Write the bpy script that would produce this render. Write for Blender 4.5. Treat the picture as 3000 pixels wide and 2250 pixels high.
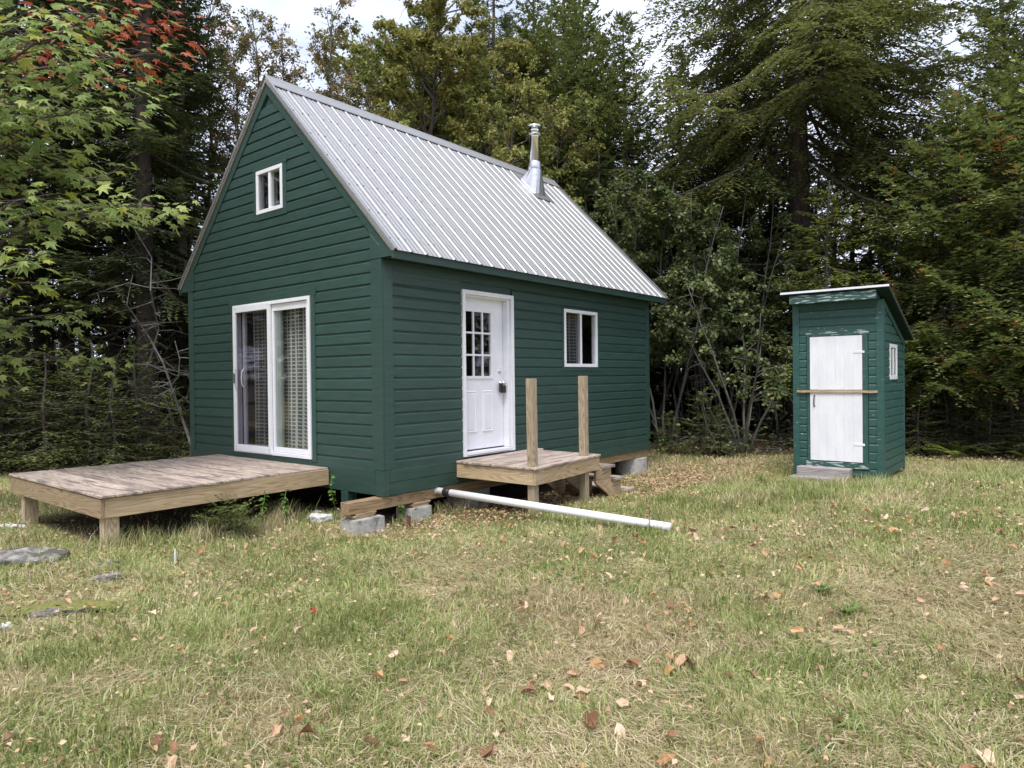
import bpy, bmesh, math, random
import numpy as np
from mathutils import Vector, Matrix

for o in list(bpy.data.objects): bpy.data.objects.remove(o)
scene = bpy.context.scene
C = scene.collection
R = math.radians

# ------------------------------------------------------------------ camera
CAM = np.array([-5.16, -6.059, 1.0425])
RT = np.array([0.6292, -0.7772, -0.0111]); UP = np.array([0.0130, -0.0037, 0.9999]); FW = np.array([0.7771, 0.6293, -0.0096])
FPX = 2024.46
cam = bpy.data.cameras.new('camera'); camo = bpy.data.objects.new('camera', cam); C.objects.link(camo)
cam.sensor_width = 36; cam.sensor_fit = 'HORIZONTAL'; cam.lens = FPX/3000*36; cam.clip_start = .05; cam.clip_end = 2000
yaw, pit, rol = 0.6805907, -0.009622, -0.011069
f_ = Vector((math.cos(yaw)*math.cos(pit), math.sin(yaw)*math.cos(pit), math.sin(pit)))
r_ = Vector((math.sin(yaw), -math.cos(yaw), 0)); u_ = r_.cross(f_)
r2 = r_*math.cos(rol)+u_*math.sin(rol); u2 = -r_*math.sin(rol)+u_*math.cos(rol)
camo.matrix_world = Matrix(((r2.x, u2.x, -f_.x, CAM[0]), (r2.y, u2.y, -f_.y, CAM[1]), (r2.z, u2.z, -f_.z, CAM[2]), (0, 0, 0, 1)))
scene.camera = camo

# ------------------------------------------------------------------ world
SUN_EL, SUN_AZ = 62, 205          # azimuth of the sun, degrees counter-clockwise from +x
w = bpy.data.worlds.new("World"); scene.world = w; w.use_nodes = True
nt = w.node_tree; nt.nodes.clear()
sky = nt.nodes.new('ShaderNodeTexSky'); sky.sky_type = 'NISHITA'; sky.sun_disc = False
sky.sun_elevation = R(SUN_EL); sky.sun_rotation = R(90-SUN_AZ); sky.air_density = 1.0; sky.dust_density = 2.0
tc = nt.nodes.new('ShaderNodeTexCoord')
mp = nt.nodes.new('ShaderNodeMapping'); mp.inputs['Scale'].default_value = (1, 1, 2.4)
nz = nt.nodes.new('ShaderNodeTexNoise'); nz.inputs['Scale'].default_value = 2.2; nz.inputs['Detail'].default_value = 8; nz.inputs['Roughness'].default_value = .6
rp = nt.nodes.new('ShaderNodeValToRGB'); rp.color_ramp.elements[0].position = .32; rp.color_ramp.elements[1].position = .56
rp.color_ramp.elements[0].color = (.42, .42, .42, 1); rp.color_ramp.elements[1].color = (.93, .93, .93, 1)
cl = nt.nodes.new('ShaderNodeRGB'); cl.outputs[0].default_value = (8.3, 8.8, 10.4, 1)
mx = nt.nodes.new('ShaderNodeMix'); mx.data_type = 'RGBA'
bg = nt.nodes.new('ShaderNodeBackground'); bg.inputs['Strength'].default_value = .092
wo = nt.nodes.new('ShaderNodeOutputWorld')
nt.links.new(tc.outputs['Generated'], mp.inputs[0]); nt.links.new(mp.outputs[0], nz.inputs['Vector'])
nt.links.new(nz.outputs[0], rp.inputs[0]); nt.links.new(rp.outputs[0], mx.inputs['Factor'])
nt.links.new(sky.outputs[0], mx.inputs[6]); nt.links.new(cl.outputs[0], mx.inputs[7])
nt.links.new(mx.outputs[2], bg.inputs[0]); nt.links.new(bg.outputs[0], wo.inputs[0])
sl = bpy.data.lights.new('sun', 'SUN'); sl.energy = 2.1; sl.angle = R(24); sl.color = (1, .96, .9)
so = bpy.data.objects.new('sun', sl); C.objects.link(so)
sd = Vector((math.cos(R(SUN_AZ))*math.cos(R(SUN_EL)), math.sin(R(SUN_AZ))*math.cos(R(SUN_EL)), math.sin(R(SUN_EL))))
so.rotation_euler = sd.to_track_quat('Z', 'Y').to_euler(); so.location = (-10, -4, 20)
scene.view_settings.view_transform = 'Standard'; scene.view_settings.look = 'None'
scene.view_settings.gamma = 1; scene.view_settings.use_curve_mapping = False
scene.view_settings.exposure = 0.88
scene.render.engine = 'CYCLES'
scene.cycles.max_bounces = 8; scene.cycles.transparent_max_bounces = 12

# ------------------------------------------------------------------ helpers
def tag(o, label=None, cat=None, group=None, kind=None):
    if label: o['label'] = label
    if cat: o['category'] = cat
    if group: o['group'] = group
    if kind: o['kind'] = kind
    return o
BASE = {}
def thing(name, label, cat, loc=(0, 0, 0), group=None):
    o = bpy.data.objects.new(name, None); o.empty_display_size = .2; C.objects.link(o)
    o.location = loc; BASE[o.name] = Vector(loc)
    return tag(o, label, cat, group)
def link(name, me, parent=None, mat=None, label=None):
    """link a mesh given in world coordinates; rebase it on its thing"""
    if mat is not None:
        me.materials.append(mat)
    o = bpy.data.objects.new(name, me); C.objects.link(o)
    if parent is not None:
        o.parent = parent; b = BASE.get(parent.name, Vector((0, 0, 0))); BASE[o.name] = b
        if b.length > 0:
            me.transform(Matrix.Translation(-b))
    if label: o['label'] = label
    return o
class MB:
    def __init__(s): s.v = []; s.f = []
    def add(s, vs, fs):
        n = len(s.v); s.v += [tuple(v) for v in vs]; s.f += [tuple(i+n for i in f) for f in fs]; return s
    def box(s, x0, x1, y0, y1, z0, z1):
        return s.add([(x0,y0,z0),(x1,y0,z0),(x1,y1,z0),(x0,y1,z0),(x0,y0,z1),(x1,y0,z1),(x1,y1,z1),(x0,y1,z1)],
              [(3,2,1,0),(4,5,6,7),(0,1,5,4),(1,2,6,5),(2,3,7,6),(3,0,4,7)])
    def prism(s, poly, axis, a0, a1):
        """poly in the two remaining axes, extruded along axis a0..a1"""
        n = len(poly); vs = []
        for a in (a0, a1):
            for p in poly:
                c = list(p); c.insert(axis, a); vs.append(c)
        fs = [tuple(range(n))[::-1], tuple(range(n, 2*n))]+[(i, (i+1) % n, n+(i+1) % n, n+i) for i in range(n)]
        return s.add(vs, fs)
    def tube(s, pts, rad, n=8, cap=True):
        pts = [Vector(p) for p in pts]
        if not hasattr(rad, '__len__'): rad = [rad]*len(pts)
        vs = []; ref = Vector((0, 0, 1))
        for i, p in enumerate(pts):
            d = (pts[min(i+1, len(pts)-1)]-pts[max(i-1, 0)]).normalized()
            if abs(d.dot(ref)) > .93: ref = Vector((1, 0, 0))
            a = d.cross(ref).normalized(); b = d.cross(a); ref = -b if abs(b.dot(ref)) > 0 and b.dot(ref) < 0 else b
            for k in range(n):
                t = 2*math.pi*k/n; vs.append(p+a*math.cos(t)*rad[i]+b*math.sin(t)*rad[i])
        fs = []
        for i in range(len(pts)-1):
            for k in range(n): fs.append((i*n+k, i*n+(k+1) % n, (i+1)*n+(k+1) % n, (i+1)*n+k))
        if cap: fs += [tuple(range(n))[::-1], tuple(range((len(pts)-1)*n, len(pts)*n))]
        return s.add(vs, fs)
    def lathe(s, c, prof, n=24, cap=True):
        vs = []
        for r, z in prof:
            for k in range(n):
                t = 2*math.pi*k/n; vs.append((c[0]+r*math.cos(t), c[1]+r*math.sin(t), c[2]+z))
        fs = []
        for i in range(len(prof)-1):
            for k in range(n): fs.append((i*n+k, i*n+(k+1) % n, (i+1)*n+(k+1) % n, (i+1)*n+k))
        if cap: fs += [tuple(range(n))[::-1], tuple(range((len(prof)-1)*n, len(prof)*n))]
        return s.add(vs, fs)
    def mesh(s, name, bev=0, smooth=False):
        me = bpy.data.meshes.new(name); me.from_pydata(s.v, [], s.f)
        bm = bmesh.new(); bm.from_mesh(me)
        bmesh.ops.recalc_face_normals(bm, faces=bm.faces)
        if bev: bmesh.ops.bevel(bm, geom=list(bm.edges), offset=bev, segments=1, affect='EDGES', clamp_overlap=True)
        bm.to_mesh(me); bm.free()
        if smooth: me.polygons.foreach_set('use_smooth', [True]*len(me.polygons))
        return me
    def build(s, name, mat, parent=None, bev=0, smooth=False, label=None):
        return link(name, s.mesh(name, bev, smooth), parent, mat, label)
def npmesh(name, V, F, smooth=False):
    V = np.asarray(V, np.float32).reshape(-1, 3); F = np.asarray(F, np.int32); k = F.shape[1]
    me = bpy.data.meshes.new(name)
    me.vertices.add(len(V)); me.vertices.foreach_set('co', V.ravel())
    me.loops.add(F.size); me.loops.foreach_set('vertex_index', F.ravel())
    me.polygons.add(len(F)); me.polygons.foreach_set('loop_start', np.arange(0, F.size, k, dtype=np.int32))
    try: me.polygons.foreach_set('loop_total', np.full(len(F), k, np.int32))
    except Exception: pass
    if smooth: me.polygons.foreach_set('use_smooth', np.ones(len(F), bool))
    me.update(calc_edges=True); me.validate(); return me
def at(px, py, depth):
    """world point seen at photo pixel (3000 wide) at a depth in metres"""
    return CAM+FW*depth+RT*(px-1500)/FPX*depth-UP*(py-1125)/FPX*depth
def spot(px, depth):
    p = at(px, 1105, depth); return float(p[0]), float(p[1])

def gz(x, y):
    """ground height"""
    x = np.asarray(x, float); y = np.asarray(y, float)
    z = -.63+.05*np.sin(x*.55+.4)*np.cos(y*.45+1)+.02*np.sin(x*1.9+y*1.3)
    z = z+.10*np.exp(-((x+3.2)**2+(y-.6)**2)/5)                       # slight rise at the deck's outer end
    dd_ = (x-CAM[0])*.777+(y-CAM[1])*.629; ss_ = (x-CAM[0])*.629-(y-CAM[1])*.777   # knoll on the right
    z = z+.42*np.exp(-((dd_-7.2)/np.where(dd_ > 7.2, 1.5, 2.6))**2/2)*np.exp(-((ss_-6.2)/np.where(ss_ > 6.2, 9., 2.7))**2/2)
    z = z-.07*np.exp(-(((x-2.7)/2.6)**2+((y+.7)/1.0)**2))-.075*np.exp(-(((x-6.9)/1.3)**2+((y+3.0)/1.2)**2))            # worn hollow along the cabin and the porch
    z = z-.09/(1+np.exp(-(x-.9)*5))/(1+np.exp((x-6.0)*4))/(1+np.exp(-(y+.25)*7))/(1+np.exp((y-4.4)*5))
    z = z-.045*np.exp(-((x-.1)**2+(y+.15)**2)/.5)
    d = np.hypot(x-2, y-1)
    z = z+np.clip(d-16, 0, 60)*.02*(1+.5*np.sin(x*.1))
    return z
def GZ(x, y): return float(gz(x, y))

# ------------------------------------------------------------------ materials
def new_mat(name):
    m = bpy.data.materials.new(name); m.use_nodes = True; n = m.node_tree.nodes; n.clear()
    out = n.new('ShaderNodeOutputMaterial'); return m, m.node_tree, n, m.node_tree.links, out
def ramp(n, cols):
    r = n.new('ShaderNodeValToRGB'); e = r.color_ramp.elements
    while len(e) < len(cols): e.new(.5)
    for i, (p, c) in enumerate(cols): e[i].position = p; e[i].color = (*c, 1)
    return r
def mat_basic(name, col, col2=None, scale=4, rough=.6, metal=0, bump=0, bscale=40, stretch=(1, 1, 1), detail=4, spec=.5, lo=.3, hi=.7, dirt=None, vary=0):
    m, t, n, l, out = new_mat(name)
    p = n.new('ShaderNodeBsdfPrincipled'); l.new(p.outputs[0], out.inputs[0])
    p.inputs['Roughness'].default_value = rough; p.inputs['Metallic'].default_value = metal
    p.inputs['Specular IOR Level'].default_value = spec
    tc = n.new('ShaderNodeTexCoord'); mp = n.new('ShaderNodeMapping'); mp.inputs['Scale'].default_value = stretch; l.new(tc.outputs['Object'], mp.inputs[0])
    if col2 is None: p.inputs['Base Color'].default_value = (*col, 1)
    else:
        nz = n.new('ShaderNodeTexNoise'); nz.inputs['Scale'].default_value = scale; nz.inputs['Detail'].default_value = detail; nz.inputs['Roughness'].default_value = .65
        l.new(mp.outputs[0], nz.inputs['Vector'])
        r = ramp(n, [(lo, col), (hi, col2)]); l.new(nz.outputs[0], r.inputs[0]); src = r.outputs[0]
        if dirt:
            n2 = n.new('ShaderNodeTexNoise'); n2.inputs['Scale'].default_value = dirt[1]; n2.inputs['Detail'].default_value = 6; l.new(mp.outputs[0], n2.inputs['Vector'])
            r2_ = ramp(n, [(dirt[2], (0, 0, 0)), (dirt[2]+.06, (1, 1, 1))]); l.new(n2.outputs[0], r2_.inputs[0])
            mxx = n.new('ShaderNodeMix'); mxx.data_type = 'RGBA'; mxx.inputs[7].default_value = (*dirt[0], 1)
            l.new(r2_.outputs[0], mxx.inputs[0]); l.new(src, mxx.inputs[6]); src = mxx.outputs[2]
        if vary:
            oi = n.new('ShaderNodeObjectInfo'); hv = n.new('ShaderNodeHueSaturation'); mr = n.new('ShaderNodeMapRange'); mr.inputs[3].default_value = 1-vary; mr.inputs[4].default_value = 1+vary
            l.new(oi.outputs['Random'], mr.inputs[0]); l.new(mr.outputs[0], hv.inputs['Value']); l.new(src, hv.inputs['Color']); src = hv.outputs[0]
        l.new(src, p.inputs['Base Color'])
    if bump:
        nb = n.new('ShaderNodeTexNoise'); nb.inputs['Scale'].default_value = bscale; nb.inputs['Detail'].default_value = 5; l.new(mp.outputs[0], nb.inputs['Vector'])
        b = n.new('ShaderNodeBump'); b.inputs['Strength'].default_value = bump; b.inputs['Distance'].default_value = .01
        l.new(nb.outputs[0], b.inputs['Height']); l.new(b.outputs[0], p.inputs['Normal'])
    return m
def mat_wood(name, axis, dark, mid, light, rough=.75, knots=True, ring=9, worn=None):
    """lumber with grain running along axis; every board shifted by its own random value"""
    m, t, n, l, out = new_mat(name)
    p = n.new('ShaderNodeBsdfPrincipled'); l.new(p.outputs[0], out.inputs[0]); p.inputs['Roughness'].default_value = rough; p.inputs['Specular IOR Level'].default_value = .25
    tc = n.new('ShaderNodeTexCoord'); oi = n.new('ShaderNodeObjectInfo')
    sc = [1, 1, 1]; sc[axis] = .07
    off = n.new('ShaderNodeVectorMath'); off.operation = 'SCALE'; off.inputs[0].default_value = (17, 31, 23); l.new(oi.outputs['Random'], off.inputs['Scale'])
    ad = n.new('ShaderNodeVectorMath'); l.new(tc.outputs['Object'], ad.inputs[0]); l.new(off.outputs[0], ad.inputs[1])
    mp = n.new('ShaderNodeMapping'); mp.inputs['Scale'].default_value = sc; l.new(ad.outputs[0], mp.inputs[0])
    n1 = n.new('ShaderNodeTexNoise'); n1.inputs['Scale'].default_value = ring; n1.inputs['Detail'].default_value = 1.5; n1.inputs['Distortion'].default_value = .3; l.new(mp.outputs[0], n1.inputs['Vector'])
    mm = n.new('ShaderNodeMath'); mm.operation = 'MULTIPLY'; mm.inputs[1].default_value = 16; l.new(n1.outputs[0], mm.inputs[0])
    fr = n.new('ShaderNodeMath'); fr.operation = 'PINGPONG'; fr.inputs[1].default_value = .5; l.new(mm.outputs[0], fr.inputs[0])
    n2 = n.new('ShaderNodeTexNoise'); n2.inputs['Scale'].default_value = 110; n2.inputs['Detail'].default_value = 3; l.new(mp.outputs[0], n2.inputs['Vector'])
    a = n.new('ShaderNodeMath'); a.operation = 'MULTIPLY_ADD'; a.inputs[1].default_value = 1.0; l.new(fr.outputs[0], a.inputs[0])
    b = n.new('ShaderNodeMath'); b.operation = 'MULTIPLY'; b.inputs[1].default_value = .75; l.new(n2.outputs[0], b.inputs[0]); l.new(b.outputs[0], a.inputs[2])
    r = ramp(n, [(.22, dark), (.5, mid), (.85, light)]); l.new(a.outputs[0], r.inputs[0]); src = r.outputs[0]
    hv = n.new('ShaderNodeHueSaturation'); l.new(src, hv.inputs['Color'])
    mr = n.new('ShaderNodeMapRange'); mr.inputs[3].default_value = .72; mr.inputs[4].default_value = 1.18; l.new(oi.outputs['Random'], mr.inputs[0]); l.new(mr.outputs[0], hv.inputs['Value']); src = hv.outputs[0]
    if knots:
        sc2 = [1, 1, 1]; sc2[axis] = .35
        mk = n.new('ShaderNodeMapping'); mk.inputs['Scale'].default_value = sc2; l.new(ad.outputs[0], mk.inputs[0])
        vo = n.new('ShaderNodeTexVoronoi'); vo.inputs['Scale'].default_value = 5.5; l.new(mk.outputs[0], vo.inputs['Vector'])
        rk = ramp(n, [(.045, (1, 1, 1)), (.1, (0, 0, 0))]); l.new(vo.outputs['Distance'], rk.inputs[0])
        mk2 = n.new('ShaderNodeMix'); mk2.data_type = 'RGBA'; mk2.inputs[7].default_value = (dark[0]*.45, dark[1]*.38, dark[2]*.3, 1)
        l.new(rk.outputs[0], mk2.inputs[0]); l.new(src, mk2.inputs[6]); src = mk2.outputs[2]
    if worn:
        n3 = n.new('ShaderNodeTexNoise'); n3.inputs['Scale'].default_value = 3.2; n3.inputs['Detail'].default_value = 6; l.new(ad.outputs[0], n3.inputs['Vector'])
        mg = n.new('ShaderNodeMapping'); s3 = [9, 9, 9]; s3[axis] = 1.2; mg.inputs['Scale'].default_value = s3; l.new(ad.outputs[0], mg.inputs[0]); l.new(mg.outputs[0], n3.inputs['Vector']); n3.inputs['Scale'].default_value = 1.6
        r3 = ramp(n, [(.52, (0, 0, 0)), (.64, (.85, .85, .85))]); l.new(n3.outputs[0], r3.inputs[0])
        m3 = n.new('ShaderNodeMix'); m3.data_type = 'RGBA'; m3.inputs[7].default_value = (*worn, 1)
        l.new(r3.outputs[0], m3.inputs[0]); l.new(src, m3.inputs[6]); src = m3.outputs[2]
    l.new(src, p.inputs['Base Color'])
    bp = n.new('ShaderNodeBump'); bp.inputs['Strength'].default_value = .35; bp.inputs['Distance'].default_value = .004
    l.new(a.outputs[0], bp.inputs['Height']); l.new(bp.outputs[0], p.inputs['Normal'])
    return m
def mat_leaf(name, cols, clump=None, cs=.8, transl=.35, rough=.6, spec=.3):
    """leaves: each leaf takes its own colour; clump = second ramp for whole sprays"""
    m, t, n, l, out = new_mat(name)
    g = n.new('ShaderNodeNewGeometry'); r = ramp(n, cols); r.color_ramp.interpolation = 'LINEAR'
    l.new(g.outputs['Random Per Island'], r.inputs[0]); src = r.outputs[0]
    if clump:
        nz = n.new('ShaderNodeTexNoise'); nz.inputs['Scale'].default_value = cs; nz.inputs['Detail'].default_value = 2
        tc = n.new('ShaderNodeTexCoord'); oi = n.new('ShaderNodeObjectInfo')
        ad = n.new('ShaderNodeVectorMath'); sc = n.new('ShaderNodeVectorMath'); sc.operation = 'SCALE'; sc.inputs[0].default_value = (40, 70, 90)
        l.new(oi.outputs['Random'], sc.inputs['Scale']); l.new(tc.outputs['Object'], ad.inputs[0]); l.new(sc.outputs[0], ad.inputs[1]); l.new(ad.outputs[0], nz.inputs['Vector'])
        r2_ = ramp(n, [(clump[0], (0, 0, 0)), (clump[1], (1, 1, 1))]); l.new(nz.outputs[0], r2_.inputs[0])
        r3 = ramp(n, clump[2]); l.new(g.outputs['Random Per Island'], r3.inputs[0])
        mxx = n.new('ShaderNodeMix'); mxx.data_type = 'RGBA'; l.new(r2_.outputs[0], mxx.inputs[0]); l.new(src, mxx.inputs[6]); l.new(r3.outputs[0], mxx.inputs[7]); src = mxx.outputs[2]
    p = n.new('ShaderNodeBsdfPrincipled'); p.inputs['Roughness'].default_value = rough; p.inputs['Specular IOR Level'].default_value = spec; l.new(src, p.inputs['Base Color'])
    if transl:
        tr = n.new('ShaderNodeBsdfTranslucent'); l.new(src, tr.inputs[0]); mi = n.new('ShaderNodeMixShader'); mi.inputs[0].default_value = transl
        l.new(p.outputs[0], mi.inputs[1]); l.new(tr.outputs[0], mi.inputs[2]); l.new(mi.outputs[0], out.inputs[0])
    else: l.new(p.outputs[0], out.inputs[0])
    return m
M = {}
M['green'] = mat_basic('green_paint', (.020, .052, .043), (.031, .070, .059), vary=.09, scale=3, rough=.45, bump=.25, bscale=9, stretch=(1, 1, 7), dirt=((.055, .09, .08), 26, .7))
M['green_old'] = mat_basic('peeling_green_paint', (.020, .072, .062), (.030, .096, .084), scale=3, rough=.5, bump=.3, bscale=12, stretch=(1, 1, 5), dirt=((.30, .36, .34), 9, .66))
M['green_peel'] = mat_basic('flaking_green_paint', (.022, .07, .06), (.034, .10, .088), scale=3, rough=.6, bump=.4, bscale=14, stretch=(2, 1.2, 9), dirt=((.42, .48, .46), 5, .53))
M['white'] = mat_basic('white_paint', (.72, .73, .78), (.80, .81, .85), scale=5, rough=.35, bump=.05)
M['white_old'] = mat_basic('white_board_paint', (.70, .71, .76), (.82, .83, .87), scale=6, rough=.5, bump=.1, stretch=(1, 1, .3), dirt=((.30, .31, .30), 24, .74))
M['metal'] = mat_basic('galvanised_roof', (.27, .272, .28), (.37, .372, .38), vary=.04, scale=30, rough=.5, metal=.55, detail=8, dirt=((.28, .28, .30), 6, .63))
M['metal2'] = mat_basic('galvanised_flashing', (.5, .51, .53), (.72, .72, .74), scale=18, rough=.3, metal=.9)
M['steel'] = mat_basic('polished_steel', (.72, .72, .73), rough=.12, metal=1)
M['screw'] = mat_basic('roof_screw_paint', (.2, .195, .19), rough=.6)
M['black'] = mat_basic('black_plastic', (.02, .02, .022), rough=.4)
M['grey_plastic'] = mat_basic('grey_plastic', (.45, .45, .5), rough=.4)
M['vinyl_shade_tint'] = mat_basic('vinyl_in_shade', (.55, .55, .62), rough=.4)  # white vinyl of the inner leaf, its shaded tone painted as base colour
M['sealant'] = mat_basic('pale_green_vinyl', (.30, .35, .34), rough=.5)
M['pvc'] = mat_basic('white_pvc', (.80, .80, .82), (.84, .84, .85), scale=6, rough=.3)
M['pvc_old'] = mat_basic('yellowed_pvc', (.45, .42, .30), (.6, .57, .45), scale=20, rough=.5)
M['concrete'] = mat_basic('concrete', (.27, .262, .25), (.50, .49, .47), scale=14, rough=.9, bump=.7, bscale=60, detail=8, dirt=((.18, .19, .18), 7, .6))
M['stone'] = mat_basic('lichen_stone', (.11, .10, .092), (.35, .335, .315), scale=9, rough=.95, bump=1, bscale=22, detail=10, lo=.42, hi=.6, dirt=((.09, .08, .075), 5, .53))
M['stone_pale'] = mat_basic('pale_stone', (.45, .45, .44), (.68, .68, .68), scale=12, rough=.9, bump=.8, bscale=30)
M['rust'] = mat_basic('rusty_pipe', (.12, .05, .035), (.2, .09, .06), scale=20, rough=.8)
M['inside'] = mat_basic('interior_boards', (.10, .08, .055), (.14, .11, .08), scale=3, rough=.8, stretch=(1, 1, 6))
M['deckx'] = mat_wood('weathered_board_lengthwise', 0, (.17, .125, .10), (.36, .285, .235), (.52, .435, .375), knots=False, worn=(.16, .13, .125))
M['decky'] = mat_wood('weathered_board_crosswise', 1, (.17, .125, .10), (.36, .285, .235), (.52, .435, .375), knots=False, worn=(.15, .125, .12))
M['ptx'] = mat_wood('treated_lumber_along', 0, (.22, .145, .08), (.38, .275, .165), (.48, .37, .235))
M['pty'] = mat_wood('treated_lumber_across', 1, (.22, .145, .08), (.38, .275, .165), (.48, .37, .235))
M['ptz'] = mat_wood('treated_lumber_upright', 2, (.24, .16, .09), (.42, .32, .21), (.56, .47, .35), ring=12)
M['ptshade'] = mat_wood('shade_darkened_lumber', 0, (.15, .095, .05), (.27, .185, .105), (.36, .26, .16))  # treated lumber, with the shade under the cabin put into its colours
M['greywood'] = mat_wood('grey_weathered_wood', 1, (.15, .13, .13), (.27, .245, .24), (.40, .37, .36), knots=False)
M['fly'] = mat_wood('weathered_fly_board', 1, (.14, .12, .10), (.24, .21, .18), (.3, .27, .24), knots=False)
def glass(name, tint, refl):
    m, t, n, l, out = new_mat(name)
    tr = n.new('ShaderNodeBsdfTransparent'); tr.inputs[0].default_value = (*tint, 1); gl = n.new('ShaderNodeBsdfGlossy'); gl.inputs['Roughness'].default_value = .02
    gl.inputs[0].default_value = (1, 1, 1, 1)
    fr = n.new('ShaderNodeLayerWeight'); fr.inputs[0].default_value = .5; pw_ = n.new('ShaderNodeMath'); pw_.operation = 'POWER'; pw_.inputs[1].default_value = 4; l.new(fr.outputs['Facing'], pw_.inputs[0])
    mu = n.new('ShaderNodeMath'); mu.operation = 'MULTIPLY_ADD'; mu.inputs[1].default_value = .6*refl; mu.inputs[2].default_value = .035*refl; mu.use_clamp = True
    l.new(pw_.outputs[0], mu.inputs[0]); mi = n.new('ShaderNodeMixShader'); l.new(mu.outputs[0], mi.inputs[0]); l.new(tr.outputs[0], mi.inputs[1]); l.new(gl.outputs[0], mi.inputs[2]); l.new(mi.outputs[0], out.inputs[0])
    return m
M['glass'] = glass('window_glass', (.93, .94, .93), 1.2)
M['screen'] = glass('insect_screen', (.80, .79, .81), .5)
def mat_curtain(name, light, dark, sy, sz):
    m, t, n, l, out = new_mat(name)
    p = n.new('ShaderNodeBsdfPrincipled'); p.inputs['Roughness'].default_value = .9; l.new(p.outputs[0], out.inputs[0])
    uv = n.new('ShaderNodeUVMap'); uv.uv_map = 'UVMap'; sp = n.new('ShaderNodeSeparateXYZ'); l.new(uv.outputs[0], sp.inputs[0])
    def line(o, s, w):
        a = n.new('ShaderNodeMath'); a.operation = 'MULTIPLY'; a.inputs[1].default_value = s; l.new(o, a.inputs[0])
        b = n.new('ShaderNodeMath'); b.operation = 'FRACT'; l.new(a.outputs[0], b.inputs[0])
        c = n.new('ShaderNodeMath'); c.operation = 'LESS_THAN'; c.inputs[1].default_value = w; l.new(b.outputs[0], c.inputs[0]); return c
    a = line(sp.outputs[0], sy, .24); b = line(sp.outputs[1], sz, .27)
    mx_ = n.new('ShaderNodeMath'); mx_.operation = 'MAXIMUM'; l.new(a.outputs[0], mx_.inputs[0]); l.new(b.outputs[0], mx_.inputs[1])
    c = n.new('ShaderNodeMix'); c.data_type = 'RGBA'; c.inputs[6].default_value = (*dark, 1); c.inputs[7].default_value = (*light, 1)
    l.new(mx_.outputs[0], c.inputs[0]); l.new(c.outputs[2], p.inputs['Base Color']); return m
M['curtain'] = mat_curtain('checked_curtain', (.50, .53, .51), (.12, .115, .115), 11, 20)
M['bark'] = mat_basic('bark', (.045, .036, .032), (.13, .105, .095), scale=9, rough=.95, bump=1, bscale=14, stretch=(1, 1, .25), detail=6)
M['bark_hemlock'] = mat_basic('furrowed_bark', (.05, .038, .036), (.15, .115, .11), scale=16, rough=.95, bump=1.0, bscale=16, stretch=(1, 1, .2), detail=6)
M['bark_pale'] = mat_basic('pale_bark', (.07, .063, .057), (.17, .157, .14), scale=10, rough=.9, stretch=(1, 1, .5))
M['bark_dead'] = mat_basic('dead_wood', (.08, .074, .068), (.19, .18, .168), scale=10, rough=.95)
M['spruce'] = mat_leaf('spruce_needles', [(0, (.024, .04, .018)), (.6, (.05, .075, .03)), (1, (.10, .13, .048))], clump=(.42, .60, [(0, (.07, .095, .03)), (1, (.20, .22, .075))]), cs=.9, transl=.25)
M['hemlock'] = mat_leaf('hemlock_needles', [(0, (.10, .125, .035)), (.5, (.20, .225, .065)), (1, (.32, .33, .12))], clump=(.55, .68, [(0, (.07, .09, .03)), (1, (.18, .20, .06))]), cs=.75, transl=.32)
M['young_hemlock'] = mat_leaf('bright_needles', [(0, (.13, .17, .03)), (.5, (.25, .30, .06)), (1, (.38, .41, .10))], clump=(.58, .7, [(0, (.08, .11, .025)), (1, (.18, .22, .05))]), cs=1.2, transl=.2)
M['cedar'] = mat_leaf('cedar_sprays', [(0, (.07, .095, .028)), (.5, (.15, .185, .055)), (1, (.25, .28, .09))], clump=(.52, .66, [(0, (.055, .08, .025)), (1, (.17, .19, .06))]), cs=.8, transl=.3)
M['cedar_rust'] = mat_leaf('cedar_sprays_with_rust', [(0, (.12, .17, .045)), (.7, (.24, .30, .10)), (1, (.34, .38, .14))], clump=(.60, .67, [(0, (.30, .14, .05)), (1, (.52, .27, .10))]), cs=2.0, transl=.2)
M['yellowing'] = mat_leaf('yellowing_leaves', [(0, (.17, .16, .04)), (.4, (.30, .29, .08)), (.8, (.32, .34, .10)), (1, (.42, .32, .14))], clump=(.48, .6, [(0, (.12, .15, .04)), (1, (.28, .31, .09))]), cs=.6, transl=.4)
M['sparse'] = mat_leaf('thin_autumn_leaves', [(0, (.18, .13, .07)), (.5, (.30, .24, .09)), (1, (.38, .28, .16))], clump=(.45, .6, [(0, (.14, .15, .06)), (1, (.26, .25, .08))]), cs=.7, transl=.4)
M['alder'] = mat_leaf('alder_leaves', [(0, (.055, .085, .028)), (.6, (.13, .17, .062)), (.95, (.22, .26, .10)), (1, (.36, .27, .12))], clump=(.55, .68, [(0, (.04, .058, .024)), (1, (.11, .13, .06))]), cs=.7, transl=.25, rough=.45)
M['maple'] = mat_leaf('maple_leaves', [(0, (.15, .22, .06)), (.5, (.27, .36, .11)), (1, (.42, .47, .16))], transl=.4)
def rand_obj_leaf(name, cols, transl=.4):
    m, t, n, l, out = new_mat(name); oi = n.new('ShaderNodeObjectInfo'); r = ramp(n, cols); l.new(oi.outputs['Random'], r.inputs[0])
    p = n.new('ShaderNodeBsdfPrincipled'); p.inputs['Roughness'].default_value = .55; p.inputs['Specular IOR Level'].default_value = .3; l.new(r.outputs[0], p.inputs['Base Color'])
    tr = n.new('ShaderNodeBsdfTranslucent'); l.new(r.outputs[0], tr.inputs[0]); mi = n.new('ShaderNodeMixShader'); mi.inputs[0].default_value = transl
    l.new(p.outputs[0], mi.inputs[1]); l.new(tr.outputs[0], mi.inputs[2]); l.new(mi.outputs[0], out.inputs[0]); return m
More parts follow.
